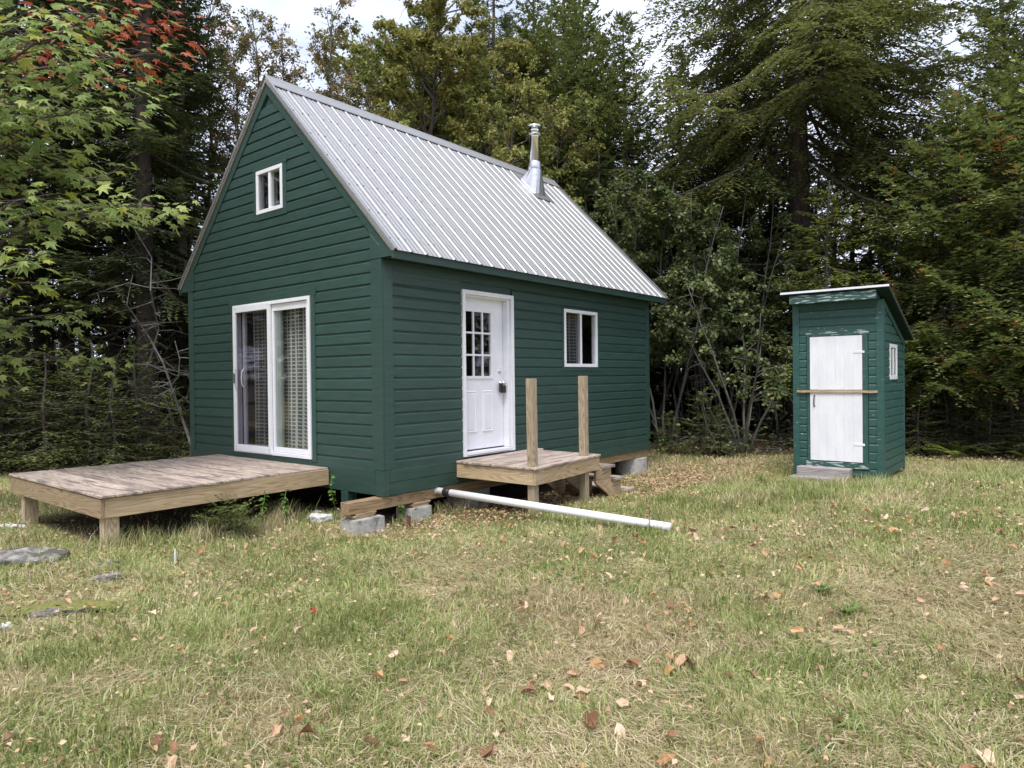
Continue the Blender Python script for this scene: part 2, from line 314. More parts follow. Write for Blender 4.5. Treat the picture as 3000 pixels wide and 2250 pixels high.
M['mleaf_g'] = rand_obj_leaf('green_maple_leaf', [(0, (.15, .22, .06)), (.5, (.27, .36, .11)), (1, (.42, .47, .16))])
M['mleaf_y'] = rand_obj_leaf('yellow_maple_leaf', [(0, (.22, .28, .05)), (1, (.45, .42, .07))])
M['mleaf_r'] = rand_obj_leaf('red_maple_leaf', [(0, (.32, .07, .04)), (.5, (.48, .15, .07)), (1, (.60, .30, .12))])
M['maple_red'] = mat_leaf('red_maple_leaves', [(0, (.26, .045, .03)), (.5, (.42, .10, .05)), (1, (.5, .2, .08))], transl=.4)
M['fallen'] = {k: rand_obj_leaf('fallen_leaf_'+k, c, .15) for k, c in dict(
    tan=[(0, (.44, .27, .16)), (.5, (.58, .40, .26)), (1, (.70, .55, .40))], brown=[(0, (.18, .085, .045)), (1, (.38, .21, .12))],
    orange=[(0, (.48, .25, .12)), (1, (.6, .37, .2))], red=[(0, (.55, .05, .06)), (1, (.55, .05, .06))]).items()}
M['litter'] = mat_leaf('leaf_litter', [(0, (.18, .09, .05)), (.35, (.42, .27, .16)), (.8, (.60, .45, .30)), (1, (.58, .36, .2))], transl=.1)
M['clover'] = mat_leaf('low_green_leaves', [(0, (.06, .12, .03)), (.5, (.12, .21, .05)), (1, (.22, .30, .08))], transl=.3)
M['weed'] = mat_leaf('weed_leaves', [(0, (.07, .14, .03)), (.5, (.12, .22, .05)), (1, (.2, .3, .07))], transl=.3)
M['fern'] = mat_leaf('fern_leaves', [(0, (.10, .15, .02)), (.5, (.18, .24, .035)), (1, (.28, .32, .06))], transl=.3)
M['moss'] = mat_basic('moss', (.10, .11, .03), (.25, .24, .06), scale=30, rough=1, bump=1, bscale=80)
def mat_grass():
    m, t, n, l, out = new_mat('grass_blades')
    g = n.new('ShaderNodeNewGeometry')
    gr = ramp(n, [(0, (.13, .18, .045)), (.4, (.27, .33, .10)), (.8, (.46, .50, .20)), (1, (.62, .62, .34))])
    st = ramp(n, [(0, (.24, .18, .10)), (.3, (.50, .42, .24)), (.75, (.66, .56, .36)), (1, (.82, .73, .53))])
    l.new(g.outputs['Random Per Island'], gr.inputs[0]); l.new(g.outputs['Random Per Island'], st.inputs[0])
    nz = n.new('ShaderNodeTexNoise'); nz.inputs['Scale'].default_value = .85; nz.inputs['Detail'].default_value = 5; nz.inputs['Roughness'].default_value = .62; l.new(g.outputs['Position'], nz.inputs['Vector'])
    at_ = n.new('ShaderNodeAttribute'); at_.attribute_name = 'dry'; at_.attribute_type = 'GEOMETRY'
    a = n.new('ShaderNodeMath'); a.operation = 'SUBTRACT'; l.new(nz.outputs[0], a.inputs[0]); a.inputs[1].default_value = .5
    b = n.new('ShaderNodeMath'); b.operation = 'MULTIPLY_ADD'; b.inputs[1].default_value = 1.5; l.new(a.outputs[0], b.inputs[0]); l.new(at_.outputs['Fac'], b.inputs[2])
    c = ramp(n, [(.42, (0, 0, 0)), (.58, (1, 1, 1))]); l.new(b.outputs[0], c.inputs[0])
    mx_ = n.new('ShaderNodeMix'); mx_.data_type = 'RGBA'; l.new(c.outputs[0], mx_.inputs[0]); l.new(gr.outputs[0], mx_.inputs[6]); l.new(st.outputs[0], mx_.inputs[7])
    p = n.new('ShaderNodeBsdfPrincipled'); p.inputs['Roughness'].default_value = .6; p.inputs['Specular IOR Level'].default_value = .25; l.new(mx_.outputs[2], p.inputs['Base Color'])
    tr = n.new('ShaderNodeBsdfTranslucent'); l.new(mx_.outputs[2], tr.inputs[0]); mi = n.new('ShaderNodeMixShader'); mi.inputs[0].default_value = .38
    l.new(p.outputs[0], mi.inputs[1]); l.new(tr.outputs[0], mi.inputs[2]); l.new(mi.outputs[0], out.inputs[0]); return m
M['grass'] = mat_grass()
def mat_ground():
    m, t, n, l, out = new_mat('lawn_and_forest_soil')
    g = n.new('ShaderNodeNewGeometry'); p = n.new('ShaderNodeBsdfPrincipled'); p.inputs['Roughness'].default_value = .95; l.new(p.outputs[0], out.inputs[0])
    nz = n.new('ShaderNodeTexNoise'); nz.inputs['Scale'].default_value = 1.1; nz.inputs['Detail'].default_value = 8; nz.inputs['Roughness'].default_value = .7; l.new(g.outputs['Position'], nz.inputs['Vector'])
    r1 = ramp(n, [(.32, (.24, .25, .10)), (.5, (.36, .33, .17)), (.68, (.45, .38, .22))]); l.new(nz.outputs[0], r1.inputs[0])
    n2 = n.new('ShaderNodeTexNoise'); n2.inputs['Scale'].default_value = 40; n2.inputs['Detail'].default_value = 6; l.new(g.outputs['Position'], n2.inputs['Vector'])
    r2_ = ramp(n, [(.3, (.35, .35, .35)), (.7, (1.25, 1.2, 1.1))]); l.new(n2.outputs[0], r2_.inputs[0])
    mu = n.new('ShaderNodeMix'); mu.data_type = 'RGBA'; mu.blend_type = 'MULTIPLY'; mu.inputs[0].default_value = 1; l.new(r1.outputs[0], mu.inputs[6]); l.new(r2_.outputs[0], mu.inputs[7])
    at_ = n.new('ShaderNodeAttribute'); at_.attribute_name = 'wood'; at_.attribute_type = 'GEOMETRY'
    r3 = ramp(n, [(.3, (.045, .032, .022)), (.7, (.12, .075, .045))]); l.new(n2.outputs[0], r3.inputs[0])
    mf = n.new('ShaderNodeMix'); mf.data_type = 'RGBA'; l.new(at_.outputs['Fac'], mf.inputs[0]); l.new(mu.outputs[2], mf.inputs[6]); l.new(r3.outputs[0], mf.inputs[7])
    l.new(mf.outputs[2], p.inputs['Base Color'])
    b = n.new('ShaderNodeBump'); b.inputs['Strength'].default_value = .8; b.inputs['Distance'].default_value = .03; l.new(n2.outputs[0], b.inputs['Height']); l.new(b.outputs[0], p.inputs['Normal'])
    return m
M['ground'] = mat_ground()

# ------------------------------------------------------------------ ground
rng = np.random.default_rng(7)
def woodness(x, y):
    """1 inside the forest, 0 on the lawn"""
    px = (np.asarray(x)-CAM[0]); py = (np.asarray(y)-CAM[1])
    d = px*FW[0]+py*FW[1]; s = px*RT[0]+py*RT[1]
    edge = 14.2+.5*np.sin(s*1.1)+.3*np.sin(s*2.7)-np.clip(s-4, 0, 6)*.25-np.clip(-s-4, 0, 10)*.30
    a = np.clip((d-edge)/1.4, 0, 1)
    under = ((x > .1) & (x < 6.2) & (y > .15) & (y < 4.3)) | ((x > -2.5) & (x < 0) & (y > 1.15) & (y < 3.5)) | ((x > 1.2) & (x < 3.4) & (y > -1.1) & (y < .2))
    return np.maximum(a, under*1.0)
def build_ground():
    c = np.concatenate([-np.geomspace(400, 16.4, 22), np.arange(-16, 20.01, .25), np.geomspace(20.6, 400, 22)])
    X, Y = np.meshgrid(c, c, indexing='ij'); Z = gz(X, Y)+.015*rng.standard_normal(X.shape)*(np.abs(X) < 20)*(np.abs(Y) < 20)
    n = len(c); V = np.stack([X, Y, Z], -1).reshape(-1, 3)
    i, j = np.meshgrid(np.arange(n-1), np.arange(n-1), indexing='ij'); a = (i*n+j).ravel()
    F = np.stack([a, a+n, a+n+1, a+1], -1)
    me = npmesh('ground', V, F, True)
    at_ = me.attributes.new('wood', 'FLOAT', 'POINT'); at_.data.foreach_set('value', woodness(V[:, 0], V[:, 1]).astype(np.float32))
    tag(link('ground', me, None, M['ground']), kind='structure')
build_ground()

# ------------------------------------------------------------------ cabin
W, L = 4.437, 6.284
OH, OHF, OV, ZE, ZR = .06, .244, .258, 2.5007, 5.048
SL = (ZR-ZE)/(W/2+OV)                     # roof slope
def roofz(y): return ZE+(y+OV)*SL if y <= W/2 else ZE+(W-y+OV)*SL
cabin = thing('cabin', 'small dark green cabin with steep ribbed metal roof and white windows', 'cabin', (0, 0, -.6))
P, D = .1345, .12
def roofY(z, m):  return (z+m-ZE)/SL-OV   # y where the roof line minus margin m (measured down) is at height z
def wall_part(f, label=None):
    return f.build('wall', M['green'], cabin, label=label)
T = .1
# gable wall facing the deck, holes: sliding door and upper window
sd0, sd1, sdt, sdb = 1.322, 3.145, 2.090, .044
uw0, uw1, uwt, uwb = 1.891, 2.510, 3.856, 3.276
TH = .055   # roof build-up below the roof line
def ylow(z): return max(0, (z+TH-ZE)/SL-OV)
g = MB()
ze0 = ZE-TH+OV*SL                          # wall top at y = 0
g.prism([(0, -.0), (sd0, 0), (sd0, sdt), (0, sdt)], 0, 0, T); g.prism([(sd1, 0), (W, 0), (W, sdt), (sd1, sdt)], 0, 0, T)
g.box(0, T, sd0, sd1, 0, sdb)
yl = ylow(uwb); yh = ylow(uwt)
g.prism([(0, sdt), (W, sdt), (W, ze0), (W-yl, uwb), (yl, uwb), (0, ze0)], 0, 0, T)
g.prism([(yl, uwb), (uw0, uwb), (uw0, uwt), (yh, uwt)], 0, 0, T); g.prism([(uw1, uwb), (W-yl, uwb), (W-yh, uwt), (uw1, uwt)], 0, 0, T)
g.prism([(yh, uwt), (W-yh, uwt), (W/2, ZR-TH)], 0, 0, T)
wall_g = wall_part(g, 'gable wall facing the low deck')
# long wall, holes: door and window
d0, d1, dt, db = 1.293, 2.329, 2.173, .033
w0, w1, wt, wb = 3.569, 4.520, 2.086, 1.194
g = MB()
g.box(T, d0+.03, 0, T, 0, ze0-.02); g.box(d0+.03, d1-.03, 0, T, dt-.03, ze0-.02); g.box(d0+.03, d1-.03, 0, T, 0, db+.02)
g.box(d1-.03, w0, 0, T, 0, ze0-.02); g.box(w0, w1, 0, T, wt, ze0-.02); g.box(w0, w1, 0, T, 0, wb); g.box(w1, L-T, 0, T, 0, ze0-.02)
wall_l = wall_part(g, 'long wall with the white door')
wall_b = wall_part(MB().box(T, L-T, W-T, W, 0, ze0-.02), 'rear long wall')
g = MB(); g.prism([(0, 0), (W, 0), (W, ze0), (W/2, ZR-TH), (0, ze0)], 0, L-T, L); wall_f = wall_part(g, 'far gable wall')
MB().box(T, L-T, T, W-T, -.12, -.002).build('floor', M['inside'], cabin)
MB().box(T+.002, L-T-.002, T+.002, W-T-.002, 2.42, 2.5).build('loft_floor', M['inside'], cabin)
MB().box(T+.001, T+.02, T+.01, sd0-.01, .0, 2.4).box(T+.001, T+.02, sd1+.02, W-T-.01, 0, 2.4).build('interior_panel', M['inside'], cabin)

def siding(axis, a0b, a1b, a0t, a1t, z0, parent, out, frac=1.0, mat='green', P=P, name='siding_board'):
    """one shiplap board; axis = wall axis (1: along y on a wall facing -x; 0: along x on a wall facing -y)"""
    prof = [(0, 0), (0, .021), (.098, .021), (.119, .006), (P-.0008, .004), (P-.0008, 0)]
    prof = [(z*P/.1345 if z else 0, d) for z, d in prof]
    vs = []
    for e in (0, 1):
        for z, d in prof:
            q = z/P
            a = (a0b+(a0t-a0b)*q) if e == 0 else (a1b+(a1t-a1b)*q)
            vs.append((out-d, a, z0+z) if axis == 1 else (a, out-d, z0+z))
    n = len(prof)
    fs = [tuple(range(n)), tuple(range(n, 2*n))[::-1]]+[(i, i+n, (i+1) % n+n, (i+1) % n) for i in range(n)]
    MB().add(vs, fs).build(name, M[mat], parent)
random.seed(3)
k = 0
z = D-P
MARG = .2
while z < ZR-.38:
    zt_ = z+P
    def lim(zz): return max(.02, roofY(zz, MARG*1.0))
    b0, t0 = lim(z), lim(zt_)
    b1, t1 = W-b0, W-t0
    zb_ = z
    if b1-b0 > .08 and t1-t0 > .0:
        holes = []
        if z < sdt-.01 and zt_ > sdb: holes.append((sd0+.01, sd1-.01))
        if z < uwt-.01 and zt_ > uwb+.01: holes.append((uw0+.01, uw1-.01))
        j = (0.0, random.uniform(-.0006, .0006))
        o = .0005+random.uniform(-.001, .001)
        if holes:
            h0, h1 = holes[0]
            siding(1, b0, h0, t0, h0, z, wall_g, -.0005); siding(1, h1, b1, h1, t1, z, wall_g, -.0005)
        elif b1-b0 > 3 and random.random() < .3:
            s = random.uniform(1.2, 3.2)
            siding(1, b0, s-.0015, t0, s-.0015, z, wall_g, -.0005); siding(1, s+.0015, b1, s+.0015, t1, z, wall_g, -.0015)
        else: siding(1, b0, b1, t0, t1, z, wall_g, -.0005)
    z += P
z = D-P
while z < 2.30:
    zt_ = z+P; cuts = [(.02, L-.02)]
    def cut(c, h0, h1):
        r = []
        for a, b in c:
            if h0 > a and h1 < b: r += [(a, h0), (h1, b)]
            else: r.append((a, b))
        return r
    if z < dt-.01: cuts = cut(cuts, d0+.015, d1-.015)
    if z < wt-.01 and zt_ > wb+.01: cuts = cut(cuts, w0+.01, w1-.01)
    for a, b in cuts:
        if b-a > 1.6 and random.random() < .4:
            m_ = random.uniform(a+.5, b-.5); siding(0, a, m_-.0012, a, m_-.0012, z, wall_l, -.0005); siding(0, m_+.0012, b, m_+.0012, b, z, wall_l, -.0013)
        else: siding(0, a, b, a, b, z, wall_l, -.0005)
    z += P
for a, b in ((2.35, L-.02),): siding(0, a, b, a, b, D-2*P, wall_l, -.0005)
def trim(f, name='trim_board', mat='green', parent=None, bev=.002, label=None): return f.build(name, M[mat], parent or cabin, bev=bev, label=label)
# corner boards
for (y0, y1) in ((-.03, .155), (W-.12, W+.03)):
    trim(MB().prism([(y0, -.0), (y1, -.0), (y1, min(2.40, 9)), (y0, 2.40)], 0, -.032, -.0015), 'corner_board', parent=wall_g)
trim(MB().box(.0, .137, -.030, -.0015, 0, 2.395), 'corner_board', parent=wall_l)
trim(MB().box(L-.11, L+.03, -.030, -.0015, -.11, 2.395), 'corner_board', parent=wall_l)
# frieze along the top of the long wall
trim(MB().box(.14, L-.112, -.027, -.0012, 2.28, 2.398), 'frieze_board', parent=wall_l)
trim(MB().box(.14, d0-.01, -.0262, -.0012, 2.225, 2.278), 'frieze_board', parent=wall_l)
# skirt
trim(MB().box(-.034, -.004, .11, W+.03, -.286, -.004), 'skirt_board', parent=wall_g)
trim(MB().box(-.036, .055, -.036, .105, -.290, -.006), 'skirt_corner_block', parent=wall_g)
trim(MB().box(.06, d0+.4, -.034, -.004, -.141, -.006), 'skirt_board', parent=wall_l)
trim(MB().box(.06, d0+.4, -.034, -.004, -.286, -.146), 'skirt_board', parent=wall_l)
trim(MB().box(d0+.41, L+.03, -.032, -.004, -.30, -.155), 'skirt_board', parent=wall_l)
MB().box(.03, L-.03, -.002, .1, -.30, -.002).box(.0, .1, .1, W, -.29, -.002).box(L-.1, L, .1, W, -.29, -.002).box(.03, L-.03, W-.1, W, -.29, -.002).build('rim_joist', M['green'], cabin)
# rake boards on the gable
def rake(side, x0, x1, top, wid, name, mat, parent):
    pts = []
    y0, y1 = -.0, W/2
    A = (y0, roofz(y0)-top); B = (y1, ZR-top); Cc = (y1, ZR-top-wid); Dd = (y0, roofz(y0)-top-wid)
    if side: A, B, Cc, Dd = [(W-p[0], p[1]) for p in (A, B, Cc, Dd)]
    trim(MB().prism([A, B, Cc, Dd], 0, x0, x1), name, mat, parent)
for s in (0, 1): rake(s, -.034, -.0012, .052, .165, 'rake_board', 'green', wall_g)
# eave return triangles at the gable face
for s in (0, 1):
    p = [(-OV+.005, 2.404), (.0, 2.404), (.26, 2.404), (.0, roofz(0)-.054), (-OV+.005, ZE-.02)]
    p = [(-OV+.005, 2.404), (.155, 2.404), (.155, roofz(.155)-.218), (.0, roofz(0)-.218), (.0, roofz(0)-.054), (-OV+.005, ZE-.03)]
    if s: p = [(W-a, b) for a, b in p]
    trim(MB().prism(p, 0, -.036, -.0013), 'eave_return', parent=wall_g)
# roof
roof = MB()
for s in (0, 1):
    p = [(-OV+.01, ZE-.012), (W/2, ZR-.012), (W/2, ZR-.012-.05), (-OV+.01, ZE-.012-.05)]
    if s: p = [(W-a, b) for a, b in p]
    roof.prism(p, 0, -OH+.006, L+OHF-.006)
roof = roof.build('roof', M['fly'], cabin)
for s in (0, 1):
    y0, y1 = (-OV-.002, -OV+.022) if not s else (W+OV-.022, W+OV+.002)
    trim(MB().box(-OH+.004, L+OHF-.004, y0, y1, 2.372, ZE-.032), 'fascia', parent=roof)
    y0, y1 = (-OV+.024, -.004) if not s else (W+.004, W+OV-.024)
    trim(MB().box(-.03, L+OHF-.01, y0, y1, 2.404, 2.42), 'soffit', parent=roof)
    # rear end closure of the eave box
prof = [(0, 0), (.012, .0145), (.030, .0145), (.042, 0), (.098, 0), (.104, .004), (.112, .004), (.118, 0), (.158, 0), (.164, .004), (.172, .004), (.178, 0)]
XT = L+OH+OHF; NP = 7; PWID = XT/NP/4
def panel(i, s):
    xs = []
    for r in range(4):
        for a, h in prof: xs.append((-OH+(i*4+r)*PWID+a/.229*PWID, h))
    xs.append((-OH+(i*4+4)*PWID-.0006, 0))
    nrm = Vector((0, -SL, 1)).normalized()
    yb, yt = -OV-.03, W/2-.005
    vs = []
    for off in (0, -.0025):
        for yy in (yb, yt):
            for a, h in xs:
                q = Vector((a, yy, ZE-.010+(yy+OV)*SL))+nrm*(h+off+.003)
                vs.append((q.x, W-q.y if s else q.y, q.z))
    n = len(xs); fs = []
    for j in range(n-1):
        fs.append((j, j+1, n+j+1, n+j)); fs.append((2*n+j, 3*n+j, 3*n+j+1, 2*n+j+1)); fs.append((j, 2*n+j, 2*n+j+1, j+1)); fs.append((n+j, n+j+1, 3*n+j+1, 3*n+j))
    fs += [(0, n, 3*n, 2*n), (n-1, 3*n-1, 4*n-1, 2*n-1)]
    MB().add(vs, fs).build('roof_panel', M['metal'], roof)
for s in (0, 1):
    for i in range(NP): panel(i, s)
# ridge cap and rake flashing
nrm = Vector((0, -SL, 1)).normalized()
def slope_pt(x, y, h, s=0):
    q = Vector((x, y, ZE-.010+(y+OV)*SL))+nrm*(h+.003); return Vector((q.x, W-q.y if s else q.y, q.z))
g = MB()
pa = [(W/2-.135, .019), (W/2-.13, .024), (W/2-.02, .024)]
sec = [(slope_pt(0, y, h).y, slope_pt(0, y, h).z) for y, h in pa]+[(W/2, ZR+.042)]+[(W-slope_pt(0, y, h).y, slope_pt(0, y, h).z) for y, h in pa[::-1]]
sec2 = [(y, z-.004) for y, z in sec[::-1]]
g.prism(sec+sec2, 0, -OH-.008, L+OHF+.008); g.build('ridge_cap', M['metal'], roof)
for s in (0, 1):
    for x0, x1 in ((-OH-.004, -OH+.03), (L+OHF-.03, L+OHF+.004)):
        g = MB(); p = [slope_pt(0, -OV-.03, .0195), slope_pt(0, W/2-.1, .0195), slope_pt(0, W/2-.1, -.02), slope_pt(0, -OV-.03, -.02)]
        p = [((W-q.y) if s else q.y, q.z) for q in p]
        (g.prism(p, 0, x0, x0+.0035) if x0 < 1 else g.prism(p, 0, x1-.0035, x1))
        p = [slope_pt(0, -OV-.03, .0195), slope_pt(0, W/2-.1, .0195), slope_pt(0, W/2-.1, .022), slope_pt(0, -OV-.03, .022)]
        p = [((W-q.y) if s else q.y, q.z) for q in p]
        g.prism(p, 0, x0, x1); g.build('rake_flashing', M['metal2'] if s else M['metal'], roof)
g = MB(); random.seed(5)
for row in range(7):
    yy = -OV+.12+row*.37
    for i in range(28):
        for off in (.075,) if i % 2 else (.075, .2):
            q = slope_pt(-OH+i*PWID+off*PWID/.229, yy+random.uniform(-.03, .03), .003)
            g.lathe((q.x, q.y, q.z), [(.010, -.004), (.010, .004), (.005, .008)], n=6)
tag(g.build('roof_screws', M['screw'], roof), kind='stuff')
# chimney
cx, cy = 5.20, 1.72
ch = thing('chimney_pipe', 'shiny steel stove pipe with cap rising through the metal roof near the ridge', 'chimney', (cx, cy, slope_pt(cx, cy, 0).z)); ch.parent = None
g = MB()
# flashing plate
pl = [slope_pt(4.93, 1.50, .022), slope_pt(5.49, 1.50, .022), slope_pt(5.49, 2.06, .022), slope_pt(4.93, 2.06, .022)]
g.add(pl+[q-Vector((0, 0, .006)) for q in pl], [(0, 1, 2, 3), (7, 6, 5, 4), (0, 4, 5, 1), (1, 5, 6, 2), (2, 6, 7, 3), (3, 7, 4, 0)])
g.build('flashing_plate', M['metal2'], ch)
NR = 16; base = []; top = []
x0, x1, y0, y1 = cx-.17, cx+.17, 1.60, 1.95
rect = [(x1, (y0+y1)/2), (x1, y1), (x0, y1), (x0, y0), (x1, y0)]
def rect_pt(t):
    c, s_ = math.cos(t), math.sin(t); m = max(abs(c), abs(s_)); hx, hy = (x1-x0)/2, (y1-y0)/2
    m2 = (abs(c)**7+abs(s_)**7)**(1/7)
    return (x0+x1)/2+hx*c/m2, (y0+y1)/2+hy*s_/m2
g = MB(); vs = []
for kx in range(NR):
    t = 2*math.pi*kx/NR; a, b = rect_pt(t); q = slope_pt(a, b, .024); vs.append(q)
for r, zz in ((.125, 4.90), (.112, 5.04)):
    for kx in range(NR): t = 2*math.pi*kx/NR; vs.append(Vector((cx+r*math.cos(t), cy+r*math.sin(t), zz)))
fs = [(i*NR+k_, i*NR+(k_+1) % NR, (i+1)*NR+(k_+1) % NR, (i+1)*NR+k_) for i in range(2) for k_ in range(NR)]
g.add(vs, fs); g.build('flashing_cone', M['metal2'], ch)
MB().lathe((cx, cy, 0), [(.118, 4.90), (.124, 4.91), (.122, 5.0), (.100, 5.06)], cap=False).build('storm_collar', M['metal2'], ch, smooth=True)
MB().lathe((cx, cy, 0), [(.094, 4.7), (.094, 5.50), (.103, 5.51), (.103, 5.53), (.094, 5.54), (.094, 5.57)], n=32).build('pipe', M['steel'], ch, smooth=True)
MB().lathe((cx, cy, 0), [(.096, 5.53), (.147, 5.55), (.153, 5.558), (.096, 5.585)], n=32).build('lower_ring', M['steel'], ch, smooth=True)
MB().lathe((cx, cy, 0), [(.097, 5.575), (.097, 5.70)], n=32).build('cap_sleeve', M['steel'], ch, smooth=True)
MB().lathe((cx, cy, 0), [(.147, 5.688), (.153, 5.70), (.13, 5.73), (.07, 5.752), (.005, 5.76)], n=32).build('rain_cap', M['steel'], ch, smooth=True)

def cur(name, axis, a0, a1, z0, z1, pos, amp, waves, parent, mat, gather=1.6, drift=0):
    nx, nzz = 90, 6; vs = []; uv = []
    for j in range(nzz+1):
        for i in range(nx+1):
            s = i/nx; t = j/nzz
            a = a0+(a1-a0)*s+.02*math.sin(s*waves*6.28*.5+1)*(1-t)
            d = pos+amp*(math.sin(s*waves*2*math.pi+.6*math.sin(t*3+s*4))+.35*math.sin(s*waves*4.3*math.pi+1.3))*(.6+.4*(1-t))
            z_ = z0+(z1-z0)*t
            vs.append((d, a, z_) if axis == 1 else (a, d, z_)); uv.append((s*(a1-a0)*gather, t*(z1-z0)))
    fs = [(j*(nx+1)+i, j*(nx+1)+i+1, (j+1)*(nx+1)+i+1, (j+1)*(nx+1)+i) for j in range(nzz) for i in range(nx)]
    me = bpy.data.meshes.new(name); me.from_pydata(vs, [], fs); ul = me.uv_layers.new(name='UVMap')
    for lp in me.loops: ul.data[lp.index].uv = uv[lp.vertex_index]
    me.polygons.foreach_set('use_smooth', [True]*len(me.polygons))
    return link(name, me, parent, mat)
# sliding door (gable wall, plane x)
sdoor = MB()
def frame_yz(m, x0, x1, y0, y1, z0, z1, w, wt_=None, wb_=None):
    wt_ = wt_ or w; wb_ = wb_ or w
    m.box(x0, x1, y0, y1, z1-wt_, z1); m.box(x0, x1, y0, y1, z0, z0+wb_); m.box(x0, x1, y0, y0+w, z0+wb_, z1-wt_); m.box(x0, x1, y1-w, y1, z0+wb_, z1-wt_); return m
def frame_xz(m, y0, y1, x0, x1, z0, z1, w, wt_=None, wb_=None):
    wt_ = wt_ or w; wb_ = wb_ or w
    m.box(x0, x1, y0, y1, z1-wt_, z1); m.box(x0, x1, y0, y1, z0, z0+wb_); m.box(x0, x0+w, y0, y1, z0+wb_, z1-wt_); m.box(x1-w, x1, y0, y1, z0+wb_, z1-wt_); return m
sdo = frame_yz(MB(), -.05, .06, sd0, sd1, sdb, sdt, .045).build('sliding_door', M['white'], cabin, bev=.003)
sub = lambda m, n, mat, par, bev=.002, label=None: m.build(n, M[mat], par, bev=bev, label=label)
# fixed right leaf
sub(frame_yz(MB(), -.022, .012, sd0+.048, 2.215, sdb+.05, sdt-.05, .055, .085, .06), 'fixed_leaf_frame', 'white', sdo)
MB().box(-.004, .0, sd0+.10, 2.165, sdb+.11, sdt-.14).build('pane', M['glass'], sdo)
sub(MB().box(.015, .05, 2.05, 2.16, sdb+.06, sdt-.06), 'inner_stile', 'sealant', sdo)
# screen leaf in front, left
sub(frame_yz(MB(), -.062, -.03, 2.19, sd1-.035, sdb+.015, sdt-.018, .06, .085, .09), 'screen_frame', 'white', sdo)
MB().box(-.047, -.0455, 2.245, sd1-.09, sdb+.10, sdt-.10).build('insect_screen', M['screen'], sdo)
sub(frame_yz(MB(), .016, .052, 2.15, 3.0, sdb+.05, sdt-.05, .055), 'inner_leaf_frame', 'vinyl_shade_tint', sdo)
MB().box(.03, .034, 2.2, 2.95, sdb+.1, sdt-.1).build('pane', M['glass'], sdo)
sub(MB().box(-.072, -.058, sd1-.085, sd1-.045, 1.0, 1.14), 'latch', 'black', sdo)
sub(MB().box(-.074, -.06, sd1-.14, sd1-.085, .94, 1.2), 'latch_plate', 'grey_plastic', sdo)
g = MB(); hy = 2.87
g.tube([(-.0, hy, 1.20), (-.05, hy, 1.195), (-.075, hy, 1.15), (-.08, hy, 1.07), (-.075, hy, .99), (-.05, hy, .945), (0, hy, .94)], .010, 8)
g.build('door_handle', M['grey_plastic'], sdo, smooth=True)
g = MB()
for yy in (2.235, 3.065):
    for zz in (sdb+.04, sdb+.075, sdt-.05): g.box(-.0635, -.0618, yy-.006, yy+.006, zz-.008, zz+.008)
g.build('rivet', M['screw'], sdo)
cur('curtain', 1, 1.36, 2.28, .08, 2.05, .15, .035, 5.5, cabin, M['curtain'])
cur('curtain', 1, 2.25, 2.95, .08, 2.05, .16, .025, 4.5, cabin, M['curtain'])
trim(MB().box(-.034, -.022, sd0-.115, sd1+.115, sdt+.004, sdt+.092), 'head_trim', parent=wall_g)
for y0, y1 in ((sd0-.09, sd0-.002), (sd1+.002, sd1+.075)): trim(MB().box(-.032, -.001, y0, y1, sdb-.03, sdt+.002), 'side_trim', parent=wall_g)
trim(MB().box(-.033, -.001, sd0-.002, sd1+.002, -.002, sdb-.002), 'sill_trim', parent=wall_g)
# windows: each a frame, centre bar, panes
def window(axis, a0, a1, z0, z1, label, curt=None):
    fw_ = .05
    fr = frame_yz(MB(), -.038, .05, a0, a1, z0, z1, fw_) if axis == 1 else frame_xz(MB(), -.038, .05, a0, a1, z0, z1, fw_)
    c = (a0+a1)/2
    wd = fr.build('window', M['white'], cabin, bev=.003, label=label)
    if axis == 1: sub(MB().box(-.028, .03, c-.024, c+.024, z0+fw_, z1-fw_), 'centre_bar', 'white', wd)
    else: sub(MB().box(c-.024, c+.024, -.028, .03, z0+fw_, z1-fw_), 'centre_bar', 'white', wd)
    # left pane (as seen) carries an insect screen
    l_, r_2 = ((c+.024, a1-fw_), (a0+fw_, c-.024)) if axis == 1 else ((a0+fw_, c-.024), (c+.024, a1-fw_))
    for (p0, p1), xx in ((l_, .012), (r_2, -.008)):
        (MB().box(xx, xx+.004, p0, p1, z0+fw_, z1-fw_) if axis == 1 else MB().box(p0, p1, xx, xx+.004, z0+fw_, z1-fw_)).build('pane', M['glass'], wd)
    p0, p1 = l_
    (MB().box(-.02, -.0185, p0, p1, z0+fw_, z1-fw_) if axis == 1 else MB().box(p0, p1, -.02, -.0185, z0+fw_, z1-fw_)).build('insect_screen', M['screen'], wd)
    return wd
window(1, uw0, uw1, uwb, uwt, 'small upper window in the gable')
window(0, w0, w1, wb, wt, 'two-pane window right of the door')
trim(MB().box(-.034, -.022, uw0-.1, uw1+.08, uwt+.004, uwt+.09), 'head_trim', parent=wall_g)
for y0, y1 in ((uw0-.08, uw0-.002), (uw1+.002, uw1+.07)): trim(MB().box(-.031, -.001, y0, y1, uwb-.08, uwt+.002), 'side_trim', parent=wall_g)
trim(MB().box(-.0305, -.001, uw0-.002, uw1+.002, uwb-.08, uwb-.002), 'sill_trim', parent=wall_g)
trim(MB().box(w0-.06, w1+.07, -.034, -.001, wt+.003, wt+.022), 'head_trim', parent=wall_l)
for x0, x1 in ((w0-.05, w0-.002), (w1+.002, w1+.055)): trim(MB().box(x0, x1, -.031, -.001, wb-.055, wt+.001), 'side_trim', parent=wall_l)
trim(MB().box(w0-.002, w1+.002, -.0305, -.001, wb-.055, wb-.002), 'sill_trim', parent=wall_l)
cur('curtain', 0, w0+.06, w0+.47, wb+.05, wt-.03, .13, .02, 4, cabin, M['curtain'])
